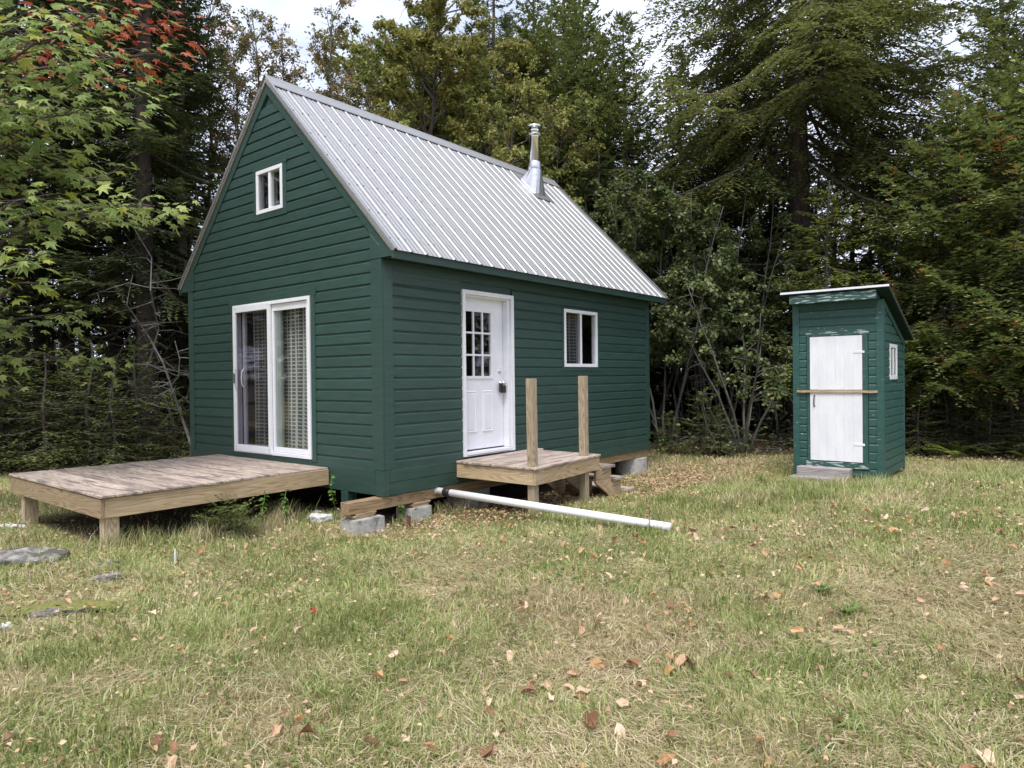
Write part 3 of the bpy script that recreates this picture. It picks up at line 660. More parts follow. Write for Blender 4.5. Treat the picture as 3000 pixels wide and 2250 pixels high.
cur('curtain', 0, w0+.47, w0+.68, wb+.05, wt-.03, .12, .02, 2, cabin, M['curtain'])
M['cloth'] = mat_basic('pale_cloth', (.2, .21, .2), (.32, .33, .31), scale=5, rough=.95)
cur('curtain', 1, 2.28, 2.44, uwb+.02, uwt-.02, .14, .012, 2, cabin, M['cloth'])
cur('curtain', 1, 2.02, 2.1, uwb+.02, uwt-.02, .14, .012, 1, cabin, M['cloth'])
# entrance door, recessed 9 cm
dr = MB(); DY = .075
dr.box(d0+.055, 2.22, DY, DY+.044, .10, 1.05).box(d0+.055, 2.22, DY, DY+.044, 1.93, 2.13)
dr.box(d0+.055, 1.44, DY, DY+.044, 1.05, 1.93).box(1.975, 2.22, DY, DY+.044, 1.05, 1.93)
dr = dr.build('door', M['white'], cabin, label='white nine-pane door')
g = MB(); gx0, gx1, gz0, gz1 = 1.44, 1.975, 1.05, 1.93
frame_xz(g, DY-.012, DY+.02, gx0-.02, gx1+.02, gz0-.02, gz1+.02, .035)
for i in (1, 2):
    x = gx0+(gx1-gx0)*i/3; g.box(x-.012, x+.012, DY-.006, DY+.02, gz0+.01, gz1-.01)
    zz = gz0+(gz1-gz0)*i/3
    for q in range(3):
        xa = gx0+(gx1-gx0)*q/3+(.0122 if q else .0152); xb = gx0+(gx1-gx0)*(q+1)/3-(.0122 if q < 2 else .0152); g.box(xa, xb, DY-.006, DY+.02, zz-.012, zz+.012)
g.build('glazing_bars', M['white'], dr, bev=.001)
for i in range(3):
    for j in range(3):
        xa, xb = gx0+(gx1-gx0)*i/3, gx0+(gx1-gx0)*(i+1)/3; za, zb_ = gz0+(gz1-gz0)*j/3, gz0+(gz1-gz0)*(j+1)/3
        MB().box(xa, xb-.001, DY+.006, DY+.01, za, zb_-.001).build('pane', M['glass'], dr)
for xa, xb in ((1.445, 1.655), (1.775, 1.985)):
    za, zb_ = .32, .87
    g = MB(); y = DY-.0005
    def rr(i): return [(xa+i, za+i), (xb-i, za+i), (xb-i, zb_-i), (xa+i, zb_-i)]
    vs = []; 
    for i, dep in ((0, 0), (.012, -.012), (.026, -.003), (.04, -.010)):
        vs += [(a, y+dep if dep else y, b) for a, b in rr(i)]
    fs = [(i*4+k_, i*4+(k_+1) % 4, (i+1)*4+(k_+1) % 4, (i+1)*4+k_) for i in range(3) for k_ in range(4)]+[(12, 13, 14, 15)]
    g.add(vs, fs); g.build('raised_panel', M['white'], dr)
MB().box(d0+.05, 2.222, DY+.004, DY+.03, .083, .098).build('weather_strip', M['black'], dr)
sub(MB().box(d0+.05, 2.25, -.04, DY+.03, .045, .08), 'threshold', 'white', dr)
g = MB(); g.lathe((0, 0, 0), [(.032, 0), (.034, .006), (.026, .012), (.010, .018), (.001, .018)], n=16)
me = g.mesh('deadbolt', smooth=True); me.transform(Matrix.Translation((2.145, DY-.002, 1.13)) @ Matrix.Rotation(R(90), 4, 'X')); link('deadbolt', me, dr, M['steel'])
g = MB(); g.lathe((0, 0, 0), [(.03, 0), (.03, .008), (.014, .014), (.012, .04), (.027, .055), (.028, .07), (.015, .08)], n=16)
me = g.mesh('door_knob', smooth=True); me.transform(Matrix.Translation((2.165, DY-.002, .965)) @ Matrix.Rotation(R(90), 4, 'X')); link('door_knob', me, dr, M['steel'])
lb = thing('key_lock_box', 'small black key lock box hanging from the knob of the white door', 'lock box', (2.16, DY-.1, .84))
MB().tube([(2.145, DY-.05, .93), (2.143, DY-.05, .985), (2.16, DY-.05, 1.0), (2.178, DY-.05, .985), (2.176, DY-.05, .93)], .006, 8).build('shackle', M['steel'], lb, smooth=True)
sub(MB().box(2.125, 2.195, DY-.075, DY-.03, .83, .935), 'case', 'black', lb, .006)
sub(MB().box(2.095, 2.135, DY-.06, DY-.025, .845, .965), 'side_lock', 'black', lb, .006)
# casing
cas = MB(); frame_xz(cas, -.045, -.0012, d0, d1, db, dt, .05, .055, .002)
cas = cas.build('door_casing', M['white'], cabin, bev=.003)
sub(MB().box(d0+.05, d0+.072, -.012, DY+.06, db+.05, dt-.055).box(2.225, d1-.052, -.012, DY+.06, db+.05, dt-.055).box(d0+.073, 2.224, -.012, DY+.06, dt-.075, dt-.056), 'door_jamb', 'white', cas)
sub(MB().box(2.262, 2.27, -.049, -.044, db+.03, dt-.06), 'casing_bead', 'white', cas)

# foundation
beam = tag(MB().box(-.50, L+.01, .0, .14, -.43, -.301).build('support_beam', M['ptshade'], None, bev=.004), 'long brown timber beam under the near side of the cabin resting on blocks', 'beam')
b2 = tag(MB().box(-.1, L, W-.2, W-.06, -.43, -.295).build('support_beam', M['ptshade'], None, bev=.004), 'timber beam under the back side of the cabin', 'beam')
b3 = tag(MB().box(-.04, .11, .62, .74, -.50, -.292).build('support_post', M['green'], None, bev=.005), 'short green painted post under the gable wall behind the deck corner', 'post')
def shim(x0, x1, y0, y1, z, label):
    t = thing('wood_shims', label, 'shims', ((x0+x1)/2, (y0+y1)/2, z-.055))
    for i, (a, b, dz) in enumerate(((.0, 0, 0), (-.02, .015, .02), (.015, .03, .038))): sub(MB().box(x0+a, x1+b, y0-.004*i, y1, z-.055+dz, z-.055+dz+.0165), 'shim', 'ptx', t, .001)
shim(-.42, -.16, -.01, .15, -.43, 'stack of thin wood shims on the nearest concrete block under the corner')
shim(.43, .68, -.01, .15, -.432, 'stack of thin wood shims on the second concrete block')
def block(x0, x1, y0, y1, z0, z1, label):
    m = MB().box(x0, x1, y0, y1, z0, z1).mesh('concrete_block'); bm = bmesh.new(); bm.from_mesh(m)
    bmesh.ops.bevel(bm, geom=list(bm.edges), offset=.008, segments=2, affect='EDGES'); bm.to_mesh(m); bm.free()
    tag(link('concrete_block', m, None, M['concrete']), label, 'concrete block', 'concrete blocks under the cabin beam')
block(-.46, -.07, -.09, .20, -.80, -.487, 'larger grey concrete block nearest the cabin corner under the beam end')
block(.36, .70, -.05, .22, -.80, -.489, 'lower grey concrete block second from the cabin corner')
def pier(x, y, r, z1, label):
    g = MB(); g.lathe((x, y, 0), [(r*1.04, -.95), (r, -.6), (r*.98, z1-.01), (r*.95, z1)], n=28); tag(g.build('concrete_pier', M['concrete'], None, smooth=False), label, 'pier', 'round concrete piers under the cabin')
pier(1.78, .35, .30, -.435, 'wide round concrete pier behind the white pipe')
pier(L-.28, .20, .29, -.435, 'round concrete pier at the far right corner of the cabin')
pier(1.8, 4.1, .3, -.435, 'round concrete pier under the back of the cabin'); pier(L-.4, 4.1, .3, -.435, 'round concrete pier under the rear far corner of the cabin')
g = MB(); g.tube([(.20, -.16, -.66), (.20, -.18, -.53)], .03, 12, cap=False); g.tube([(.20, -.16, -.66), (.20, -.18, -.53)], .024, 12, cap=False)
tag(g.build('rusty_pipe_stub', M['rust'], None), 'short rusty pipe stub standing open between the two concrete blocks', 'pipe stub')

# pvc pipe
pe = at(1935, 1540, 0); 
d = FW+RT*(1965-1500)/FPX-UP*(1545-1125)/FPX; zz_ = -.56
for _ in range(12):
    pend = CAM+d*((zz_-CAM[2])/d[2]); zz_ = GZ(pend[0], pend[1])+.065
pv = thing('drain_pipe', 'long white plastic drain pipe sloping from under the cabin to the grass', 'pipe', (.85, -.06, -.4))
A0 = Vector((.83, .03, -.335)); A1 = Vector((.95, -.12, -.345)); A2 = Vector(pend)
dirp = (A2-A1).normalized()
MB().tube([A0-dirp*.06, A0+dirp*.05], .047, 16).build('fitting', M['pvc_old'], pv, smooth=True)
MB().tube([A0, A2], .043, 20).build('pipe_run', M['pvc'], pv, smooth=True)
q = A0+(A2-A0).normalized()*.20; dd = (A2-A0).normalized()
MB().tube([q-dd*.05, q+dd*.05], .051, 18).tube([q-dd*.045, q-dd*.03], .054, 18).tube([q+dd*.03, q+dd*.045], .054, 18).build('coupling', M['black'], pv, smooth=True)

# ------------------------------------------------------------------ low deck at the sliding door
deck = thing('low_deck', 'low wide wooden deck of grey weathered boards in front of the sliding door', 'deck', (-1.3, 2.3, -.6))
random.seed(11)
x = -2.605; n = 18; bw = (2.605-.04)/n
for i in range(n):
    a = -2.605+i*bw; y0 = .93+.055*(i/n)+random.uniform(-.006, .006); y1 = 3.59+random.uniform(-.008, .008)
    zt_ = -.018-.012*(i/n)+random.uniform(-.002, .002)
    MB().box(a+.003, a+bw-.005, y0, y1, zt_-.026, zt_).build('deck_board', M['decky'], deck, bev=.004)
sub(MB().box(-2.55, -.045, .965, 1.003, -.237, -.052), 'side_fascia', 'ptx', deck)
sub(MB().box(-2.59, -2.552, .965, 3.56, -.235, -.052), 'front_fascia', 'pty', deck)
sub(MB().box(-2.55, -.045, 3.52, 3.56, -.235, -.052), 'side_fascia', 'ptx', deck)
for i in range(1, 6): sub(MB().box(-2.55+i*.42-.02, -2.55+i*.42+.02, 1.005, 3.518, -.235, -.055), 'joist', 'pty', deck)
for x0, y0, s in ((-2.55, 1.005, .14), (-2.55, 3.25, .14)): sub(MB().box(x0, x0+s, y0, y0+.10, -.75, -.052), 'post', 'ptz', deck, .004)
sub(MB().box(-.2, -.06, 3.3, 3.44, -.75, -.052), 'post', 'ptz', deck, .004); 
g = MB()
for yy in (.9945,):
    for zz in (-.09, -.15, -.2): g.lathe((0, 0, 0), [(.006, 0), (.001, .003)], n=8)
# ------------------------------------------------------------------ porch
porch = thing('entrance_porch', 'small wooden entrance porch with two bare upright posts at the white door', 'porch', (1.9, -.6, -.63))
PX0, PX1 = 1.128, 2.66
def fy(x): return -1.30+.075*(x-PX0)/(PX1-PX0)       # the front edge is slightly skewed
def pz(x): return .0+.016*(x-PX0)/(PX1-PX0)
n = 9
for i in range(n):
    s0, s1 = i/n, (i+1)/n
    def Y(s, x): return -.036+(fy(x)+.036)*s
    xa = PX0+random.uniform(-.008, .008); xb = PX1+random.uniform(-.005, .005)
    if i == 0: xb = PX1+.16
    if i == 1: xb = PX1+.02
    if i == n-1: xa, xb = PX0-.005, PX1+.0
    zt = .004
    vs = []
    for dz in (-.027, 0):
        for x_, s in ((xa, s0), (xb, s0), (xb, s1), (xa, s1)):
            vs.append((x_, Y(s, x_)+(-.002 if s == s0 else .002), pz(x_)+dz+random.uniform(-.001, .001)))
    MB().add(vs, [(3, 2, 1, 0), (4, 5, 6, 7), (0, 1, 5, 4), (1, 2, 6, 5), (2, 3, 7, 6), (3, 0, 4, 7)]).build('deck_board', M['deckx'], porch, bev=.004)
def skew(x0, x1, y0f, y1f, z0, z1):
    vs = []
    for z_ in (z0, z1):
        for x_, ff in ((x0, y0f), (x1, y0f), (x1, y1f), (x0, y1f)): vs.append((x_, ff(x_), z_+pz(x_)))
    return MB().add(vs, [(3, 2, 1, 0), (4, 5, 6, 7), (0, 1, 5, 4), (1, 2, 6, 5), (2, 3, 7, 6), (3, 0, 4, 7)])
sub(skew(PX0+.02, PX1-.005, lambda x: fy(x)+.018, lambda x: fy(x)+.054, -.205, -.030), 'front_fascia', 'ptx', porch)
sub(MB().box(PX0+.02, PX0+.058, fy(PX0)+.056, -.04, -.205, -.030), 'side_fascia', 'pty', porch)
sub(MB().box(PX1-.045, PX1-.007, fy(PX1)+.056, -.04, -.19, -.014), 'side_fascia', 'pty', porch)
for xx in (1.55, 1.95, 2.3): sub(MB().box(xx, xx+.038, -1.2, -.04, -.2, -.03), 'joist', 'pty', porch)
def post(cx_, cy_, z0, z1, tilt):
    s = .047; vs = []
    for z_ in (z0, z1):
        o_ = tilt*(z_-z0)
        for a, b in ((-s, -s), (s, -s), (s, s), (-s, s)): vs.append((cx_+a+o_, cy_+b, z_))
    sub(MB().add(vs, [(3, 2, 1, 0), (4, 5, 6, 7), (0, 1, 5, 4), (1, 2, 6, 5), (2, 3, 7, 6), (3, 0, 4, 7)]), 'post', 'ptz', porch, .004)
post(1.235, -1.185, -.75, 1.025, -.012); post(2.395, -1.135, -.75, 1.05, -.006)
g = MB()
for xx, yy, axx in ((PX0+.10, fy(PX0)+.0165, 0), (PX0+.16, fy(PX0)+.0165, 0), (PX1-.06, fy(PX1)+.0165, 0)):
    for zz in (-.06, -.11, -.17): g.box(xx-.006, xx+.006, yy-.003, yy+.001, zz-.006, zz+.006)
for yy in (-1.2, -1.15):
    for zz in (-.07, -.12, -.17): g.box(PX0+.016, PX0+.021, yy-.006, yy+.006, zz-.006, zz+.006)
g.build('bolt_heads', M['grey_plastic'], porch)
# stairs
st = thing('porch_steps', 'short wooden steps with three treads going down from the porch end', 'steps', (3.1, -.7, -.66))
treads = [(2.80, 3.09, -.165), (3.06, 3.36, -.360), (3.32, 3.63, -.550)]
for a, b, zz in treads: sub(MB().box(a, b, -1.19, -.16, zz-.036, zz), 'tread', 'decky', st, .004)
for yy in (-1.15, -.68, -.22):
    poly = [(2.66, -.20), (2.83, -.20), (3.04, -.203), (3.04, -.398), (3.30, -.398), (3.30, -.588), (3.57, -.588), (3.57, -.78), (3.33, -.78), (2.66, -.38)]
    sub(MB().prism([(a, b) for a, b in poly], 1, yy, yy+.038), 'stringer', 'ptx', st, .002)

# ------------------------------------------------------------------ outhouse
OX, OY, OW, OD, OZ = 6.826, -3.769, 1.315, 1.68, -.60
oh = thing('outhouse', 'narrow green outhouse with white board door and slanting roof at the wood edge', 'outhouse', (OX+OD/2, OY+OW/2, OZ))
OT, OB = 2.19, 1.60
fx = OX
ow0, ow1, owb, owt = OX+.477, OX+1.08, .94, 1.517
g = MB()
g.box(fx, fx+.06, OY, OY+OW, OZ, OT)
fw_wall = g.build('wall', M['green_old'], oh, label='front wall with the white door')
def oz(x): return OT+(OB-OT)*(x-OX)/OD
g = MB(); e = .06
for poly in ([(fx+.06, OZ), (fx+OD, OZ), (fx+OD, owb), (fx+.06, owb)], [(fx+.06, owb), (ow0, owb), (ow0, owt), (fx+.06, owt)], [(ow1, owb), (fx+OD, owb), (fx+OD, owt), (ow1, owt)],
             [(fx+.06, owt), (fx+OD, owt), (fx+OD, oz(fx+OD)), (fx+.06, oz(fx+.06))]): g.prism(poly, 1, OY, OY+.06)
sw = g.build('wall', M['green_old'], oh, label='side wall with the small window')
g = MB(); g.prism([(fx+.06, OZ), (fx+OD, OZ), (fx+OD, oz(fx+OD)), (fx+.06, oz(fx+.06))], 1, OY+OW-.06, OY+OW); g.box(fx+OD-.06, fx+OD-.001, OY+.06, OY+OW-.06, OZ, OB)
g.build('wall', M['green_old'], oh, label='rear and far walls')
# front siding: y axis, wall facing -x; door hole
PO = .1345
oy0, oy1, ozb, ozt = OY+.275, OY+1.06, -.37, 1.65      # door leaf
dl, dr_ = OY+.175, OY+1.13                          # outer trims
z = OZ+.01
while z < 2.0:
    if z+PO > -.44 and z < 1.66:
        siding(1, OY+.03, dl+.01, OY+.03, dl+.01, z, fw_wall, fx, mat='green_old'); siding(1, dr_-.01, OY+OW-.03, dr_-.01, OY+OW-.03, z, fw_wall, fx, mat='green_old')
    else: siding(1, OY+.03, OY+OW-.03, OY+.03, OY+OW-.03, z, fw_wall, fx, mat='green_old')
    z += PO
z = OZ+.01
while z < 2.1:
    def xl(zz): return fx+OD-.03 if zz < OB-.02 else min(fx+OD-.03, fx+OD*(OT-.02-zz)/(OT-OB))
    a, b = xl(z), xl(z+PO)
    if b > fx+.06:
        if z < owt-.01 and z+PO > owb+.01:
            siding(0, fx+.03, ow0, fx+.03, ow0, z, sw, OY, mat='green_old'); siding(0, ow1, a, ow1, b, z, sw, OY, mat='green_old')
        else: siding(0, fx+.03, a, fx+.03, b, z, sw, OY, mat='green_old')
    z += PO
for (y0, y1) in ((OY-.03, OY+.075), (OY+OW-.085, OY+OW+.02)): trim(MB().box(fx-.034, fx-.001, y0, y1, OZ-.03, 2.194), 'corner_board', 'green_old', fw_wall)
trim(MB().box(fx+.0, fx+.085, OY-.03, OY-.001, OZ-.03, 2.12), 'corner_board', 'green_old', sw); trim(MB().box(fx+OD-.08, fx+OD+.02, OY-.03, OY-.001, OZ-.03, 1.56), 'corner_board', 'green_old', sw)
trim(MB().box(fx-.032, fx-.001, dl, dr_, ozt+.008, ozt+.09), 'head_trim', 'green_peel', fw_wall)
trim(MB().box(fx-.032, fx-.001, dl+.02, oy0-.006, ozb-.01, ozt+.007), 'side_trim', 'green_old', fw_wall); trim(MB().box(fx-.032, fx-.001, oy1+.006, dr_-.02, ozb-.01, ozt+.007), 'side_trim', 'green_old', fw_wall)
trim(MB().box(fx-.036, fx-.001, dl, dr_, ozb-.11, ozb-.012), 'sill_board', 'green_peel', fw_wall)
od = MB().box(fx-.018, fx-.0005, oy0, oy1, ozb, ozt).build('door', M['white_old'], oh, label='white split board door')
wdt = (oy1-oy0)/6
for lo_, hi_ in ((ozb, .745), (.785, ozt)):
    for i in range(6):
        MB().box(fx-.040, fx-.0185, oy0+i*wdt+.0005, oy0+(i+1)*wdt-.0005, lo_+random.uniform(0, .004), hi_-random.uniform(0, .004)).build('door_board', M['white_old'], od, bev=.001)
for zz in (1.385, -.085): sub(MB().box(fx-.046, fx-.0405, oy0-.035, oy0+.125, zz-.018, zz+.018), 'hinge', 'white', od)
g = MB(); hy = OY+.99; g.tube([(fx-.041, hy, .69), (fx-.075, hy, .66), (fx-.082, hy, .60), (fx-.07, hy+.004, .54), (fx-.041, hy, .515)], [.012, .009, .010, .009, .012], 8); g.build('door_handle', M['black'], od, smooth=True)
sub(MB().box(fx-.066, fx-.0345, OY+.055, OY+1.262, .738, .772), 'crossbar', 'pty', oh, .002, 'bare wooden bar across the door')
# roof of the outhouse
ra, rza, rl, rr_, rb, rzb = .288, 2.375, .119, .147, .112, 1.655
def slab(x0, x1, y0, y1, za, zb_, t): return MB().prism([(x0, za), (x1, zb_), (x1, zb_-t), (x0, za-t)], 1, y0, y1)
M['roof_boards'] = mat_basic('dark_green_roof_boards', (.008, .020, .017), (.014, .032, .028), scale=8, rough=.95, spec=.1)
orf = slab(fx-ra, fx+OD+rb, OY-rr_, OY+OW+rl, rza, rzb, .045).build('roof', M['roof_boards'], oh)
slab(fx-ra-.02, fx+OD+rb+.02, OY-rr_-.012, OY+OW+rl+.012, rza+.009, rzb+.003, .007).build('roof_sheet', M['metal'], orf)
sub(MB().box(fx-ra-.024, fx-ra-.004, OY-rr_-.013, OY+OW+rl+.013, rza-.022, rza+.011), 'roof_edge', 'white', orf)
sub(MB().box(fx-.262, fx-.232, OY+.03, OY+OW+.002, 2.19, 2.333), 'fascia', 'green_peel', orf)
g = MB(); g.prism([(fx-.2315, 2.196), (fx+.1, 2.196), (fx+.1, 2.22), (fx-.2315, 2.32)], 1, OY+.03, OY+OW); g.box(fx-.03, fx-.0015, OY+.08, OY+OW-.09, 2.125, 2.195); sub(g, 'eave_box', 'green_old', orf, 0)
sub(MB().prism([(fx-.03, 2.2), (fx+OD+.02, 1.60), (fx+OD+.02, 1.50), (fx-.03, 2.10)], 1, OY-.034, OY-.0305+.002), 'rake_board', 'green_old', orf, 0)
# side window
fr = frame_xz(MB(), OY-.026, OY+.03, ow0, ow1, owb, owt, .085, .06, .07).build('window', M['white'], oh, bev=.003)
cxm = (ow0+ow1)/2; sub(MB().box(cxm-.04, cxm+.04, OY-.024, OY+.02, owb+.075, owt-.075), 'centre_bar', 'white', fr)
for a, b in ((ow0+.075, cxm-.035), (cxm+.035, ow1-.075)): MB().box(a, b, OY-.018, OY-.014, owb+.06, owt-.05).build('pane', M['glass'], fr)
os_ = thing('doorstep', 'two stacked grey weathered timbers as a doorstep before the outhouse', 'doorstep', (fx-.2, OY+.8, -.68))
sub(MB().box(fx-.26, fx-.05, OY+.42, OY+1.22, -.62, -.465), 'timber', 'greywood', os_, .008)
sub(MB().box(fx-.50, fx-.265, OY+.46, OY+1.27, -.76, -.60), 'timber', 'greywood', os_, .008)

# ================================================================== vegetation
def unit(a): return a/np.maximum(np.linalg.norm(a, axis=-1, keepdims=True), 1e-9)
class Tris:
    def __init__(s): s.V = []; s.n = 0
    def add(s, v): s.V.append(np.asarray(v, np.float32).reshape(-1, 3))
    def mesh(s, name):
        V = np.concatenate(s.V); return npmesh(name, V, np.arange(len(V)).reshape(-1, 3))
def tufts(T_, P, Dv, Sv, Ls, K, wid, r, droop=.15, width=.46):
    """needle tufts on both sides of N twigs: each tuft one pointed blade"""
    N = len(P); t = (np.arange(K)+.5)/K; t = t[None, :, None]+r.uniform(-.3, .3, (N, K, 1))/K
    p = P[:, None]+Dv[:, None]*Ls[:, None, None]*t-np.array([0, 0, 1])*(droop*Ls[:, None, None]*t*t)
    h = (Ls/K)[:, None, None]*.62
    for side in (-1, 1):
        w_ = wid*(1.15-.6*t)*r.uniform(.7, 1.25, (N, K, 1))
        up = np.cross(Sv, Dv)[:, None]
        tip = p+Sv[:, None]*side*w_*.8+Dv[:, None]*w_*.65+up*w_*r.uniform(-.35, .3, (N, K, 1))
        hv = Dv[:, None]*np.minimum(h, w_*width)
        T_.add(np.stack([p-hv, p+hv, tip], 2))
    tip = P+Dv*(Ls+wid)[:, None]-np.array([0, 0, 1])*(droop*Ls)[:, None]; e = P+Dv*Ls[:, None]-np.array([0, 0, 1])*(droop*Ls)[:, None]
    T_.add(np.stack([e-Sv*wid*.3, e+Sv*wid*.3, tip], 1))
def polypt(pts, t):
    n = len(pts)-1; i = min(int(t*n), n-1); f = t*n-i; return pts[i]*(1-f)+pts[i+1]*f, unit(pts[i+1]-pts[i])
def conifer(seed, H, c0, Rm, tr, step=.34, nb=(4, 6), pw=.8, el=(-18, 30), sag=.12, tw=.095, twl=.37, tuft=.09, K=8, sub=False, br=1.0, dead=14, lean=.15, droop=.18, up=.3, minlen=.25, skip=.0, shape=None, azlim=None):
    r = np.random.default_rng(seed); wood = MB(); T_ = Tris()
    n = 9; tp = [np.array([lean*math.sin(i*.7+seed), lean*math.cos(i*.9+seed), H*i/n-.25*(i == 0)]) for i in range(n+1)]
    tp = [np.array([p[0]*p[2]/H, p[1]*p[2]/H, p[2]]) for p in tp]
    wood.tube(tp, [tr*(1.25 if i == 0 else 1)*(1-i/n)**.8+min(.012, tr*.3) for i in range(n+1)], 9)
    Ps, Ds, Ss, Ls = [], [], [], []
    def branch(z, L_, az, ang, live=True):
        p0, _ = polypt(tp, min(z/H, .999)); d = np.array([math.cos(az), math.sin(az), 0]); pts = [p0]
        m = 5
        for i in range(1, m+1):
            t = i/m; a = math.tan(ang)*L_*t-sag*L_*math.sin(t*math.pi*.9)*1.2+up*L_*.35*max(0, t-.55)**1.2
            q = p0+d*L_*t+np.array([0, 0, a]); q[:2] += r.normal(0, .03, 2)*L_; pts.append(q)
        if L_ > .5: wood.tube(pts, [br*max(.006, .009*L_+.008)*(1-i/m)+.003 for i in range(m+1)], 3, cap=False)
        if not live:
            for _ in range(5):
                q, dd = polypt(pts, r.uniform(.25, .95)); s = unit(np.cross(dd, [0, 0, 1]))*r.choice([-1, 1]); e_ = q+(dd*.6+s)*r.uniform(.15, .5)+np.array([0, 0, r.uniform(-.2, .05)])
                wood.tube([q, (q+e_)/2+r.normal(0, .03, 3), e_], [.008, .006, .003], 3, cap=False)
            return
        if sub:
            ns = max(3, int(L_*.85/.36))
            for i in range(ns):
                t = .14+.82*(i+r.uniform(0, .8))/ns; q, dd = polypt(pts, min(t, .99)); s = unit(np.cross(dd, [0, 0, 1.]))
                for sd_ in (-1, 1):
                    l1 = (.34*L_*(1-t)**.75+.28)*r.uniform(.6, 1.15); dv = unit(dd*r.uniform(.5, .9)+s*sd_*r.uniform(.6, 1)+np.array([0, 0, r.uniform(-.2, .1)])); s1 = unit(np.cross(dv, [0, 0, 1.]))
                    n1 = max(2, int(l1/.15))
                    if l1 > .7: wood.tube([q, q+dv*l1*.5-np.array([0, 0, .05*l1]), q+dv*l1-np.array([0, 0, .25*l1])], [.010, .007, .003], 3, cap=False)
                    for j in range(n1):
                        u = (j+r.uniform(.1, .9))/n1; q1 = q+dv*l1*u-np.array([0, 0, .25*l1*u*u])
                        for s2 in (-1, 1):
                            d2 = unit(dv*r.uniform(.5, .9)+s1*s2*r.uniform(.5, 1)+np.array([0, 0, r.uniform(-.35, .0)])); Ps.append(q1); Ds.append(d2); Ss.append(unit(np.cross(d2, [0, 0, 1.]))); Ls.append((.34*l1*(1-u)**.6+.09)*r.uniform(.7, 1.2))
            q, dd = polypt(pts, .95); Ps.append(q); Ds.append(dd); Ss.append(unit(np.cross(dd, [0, 0, 1.]))); Ls.append(.3)
            return
        nt_ = max(3, int(L_*.88/tw))
        for i in range(nt_):
            t = .12+.86*(i+r.uniform(0, .8))/nt_; q, dd = polypt(pts, min(t, .99)); s = unit(np.cross(dd, [0, 0, 1.])); 
            for sd_ in (-1, 1):
                if r.random() < skip: continue
                l_ = (twl*L_*(1-t)**.7+.10)*r.uniform(.6, 1.2)
                l_ = min(l_, .75)
                dv = unit(dd*r.uniform(.5, .9)+s*sd_*r.uniform(.6, 1)+np.array([0, 0, r.uniform(-.25, .12)]))
                Ps.append(q); Ds.append(dv); Ss.append(unit(np.cross(dv, [0, 0, 1.]))); Ls.append(l_)
        q, dd = polypt(pts, .95); Ps.append(q); Ds.append(dd); Ss.append(unit(np.cross(dd, [0, 0, 1.]))); Ls.append(.22)
    z = c0
    while z < H-.12:
        f = (H-z)/(H-c0); base = r.uniform(0, 6.28)
        for k_ in range(r.integers(nb[0], nb[1]+1)):
            prof_ = f**pw if shape is None else shape(f)
            L_ = Rm*prof_*r.uniform(.65, 1.12)+minlen*min(1, f*4)
            branch(z+r.uniform(-.12, .12), L_, base+k_*6.28/5+r.uniform(-.4, .4), R(el[1]+(el[0]-el[1])*min(1, f*1.25)+r.uniform(-9, 9)))
        z += step*r.uniform(.75, 1.25)
    for _ in range(dead): branch(r.uniform(.12*H if c0 > 2 else .4, c0+.5), r.uniform(.5, 1)*Rm*.8, r.uniform(0, 6.28), R(r.uniform(-25, 12)), live=False)
    Ps, Ds, Ss, Ls = map(np.array, (Ps, Ds, Ss, Ls))
    for kk in sorted(set(np.clip((Ls/.07).astype(int), 2, K))):
        m_ = np.clip((Ls/.07).astype(int), 2, K) == kk
        tufts(T_, Ps[m_], Ds[m_], Ss[m_], Ls[m_], int(kk), tuft, r, droop)
    return wood, T_
LEAF = {
 'ovate': (np.array([(0, 0, 0), (.5, .32, .10), (1, 0, -.06), (.5, -.32, .10)]), [(0, 1, 2), (0, 2, 3)]),
 'round': (np.array([(0, 0, 0), (.25, .36, .06), (.72, .36, .07), (1, 0, -.04), (.72, -.36, .07), (.25, -.36, .06)]), [(0, 1, 2), (0, 2, 3), (0, 3, 4), (0, 4, 5)])}
def leaves(P, size, r, kind='ovate', tilt=.6, down=.25, dirs=None):
    tv, tf = LEAF[kind]; N = len(P)
    az = r.uniform(0, 2*np.pi, N); d = np.stack([np.cos(az), np.sin(az), np.zeros(N)], 1) if dirs is None else dirs+r.normal(0, .5, (N, 3))
    d[:, 2] -= down+np.abs(r.normal(0, .3, N)); d = unit(d)
    up = unit(np.stack([r.normal(0, tilt, N), r.normal(0, tilt, N), np.ones(N)], 1)); s = unit(np.cross(up, d)); u = np.cross(d, s)
    sz = size*r.uniform(.6, 1.25, N)
    V = P[:, None]+sz[:, None, None]*(tv[None, :, 0:1]*d[:, None]+tv[None, :, 1:2]*s[:, None]+tv[None, :, 2:3]*u[:, None])
    F = np.concatenate([np.array(tf)+i*len(tv) for i in (0,)]); F = (F[None]+np.arange(N)[:, None, None]*len(tv)).reshape(-1, 3)
    return V.reshape(-1, 3), F
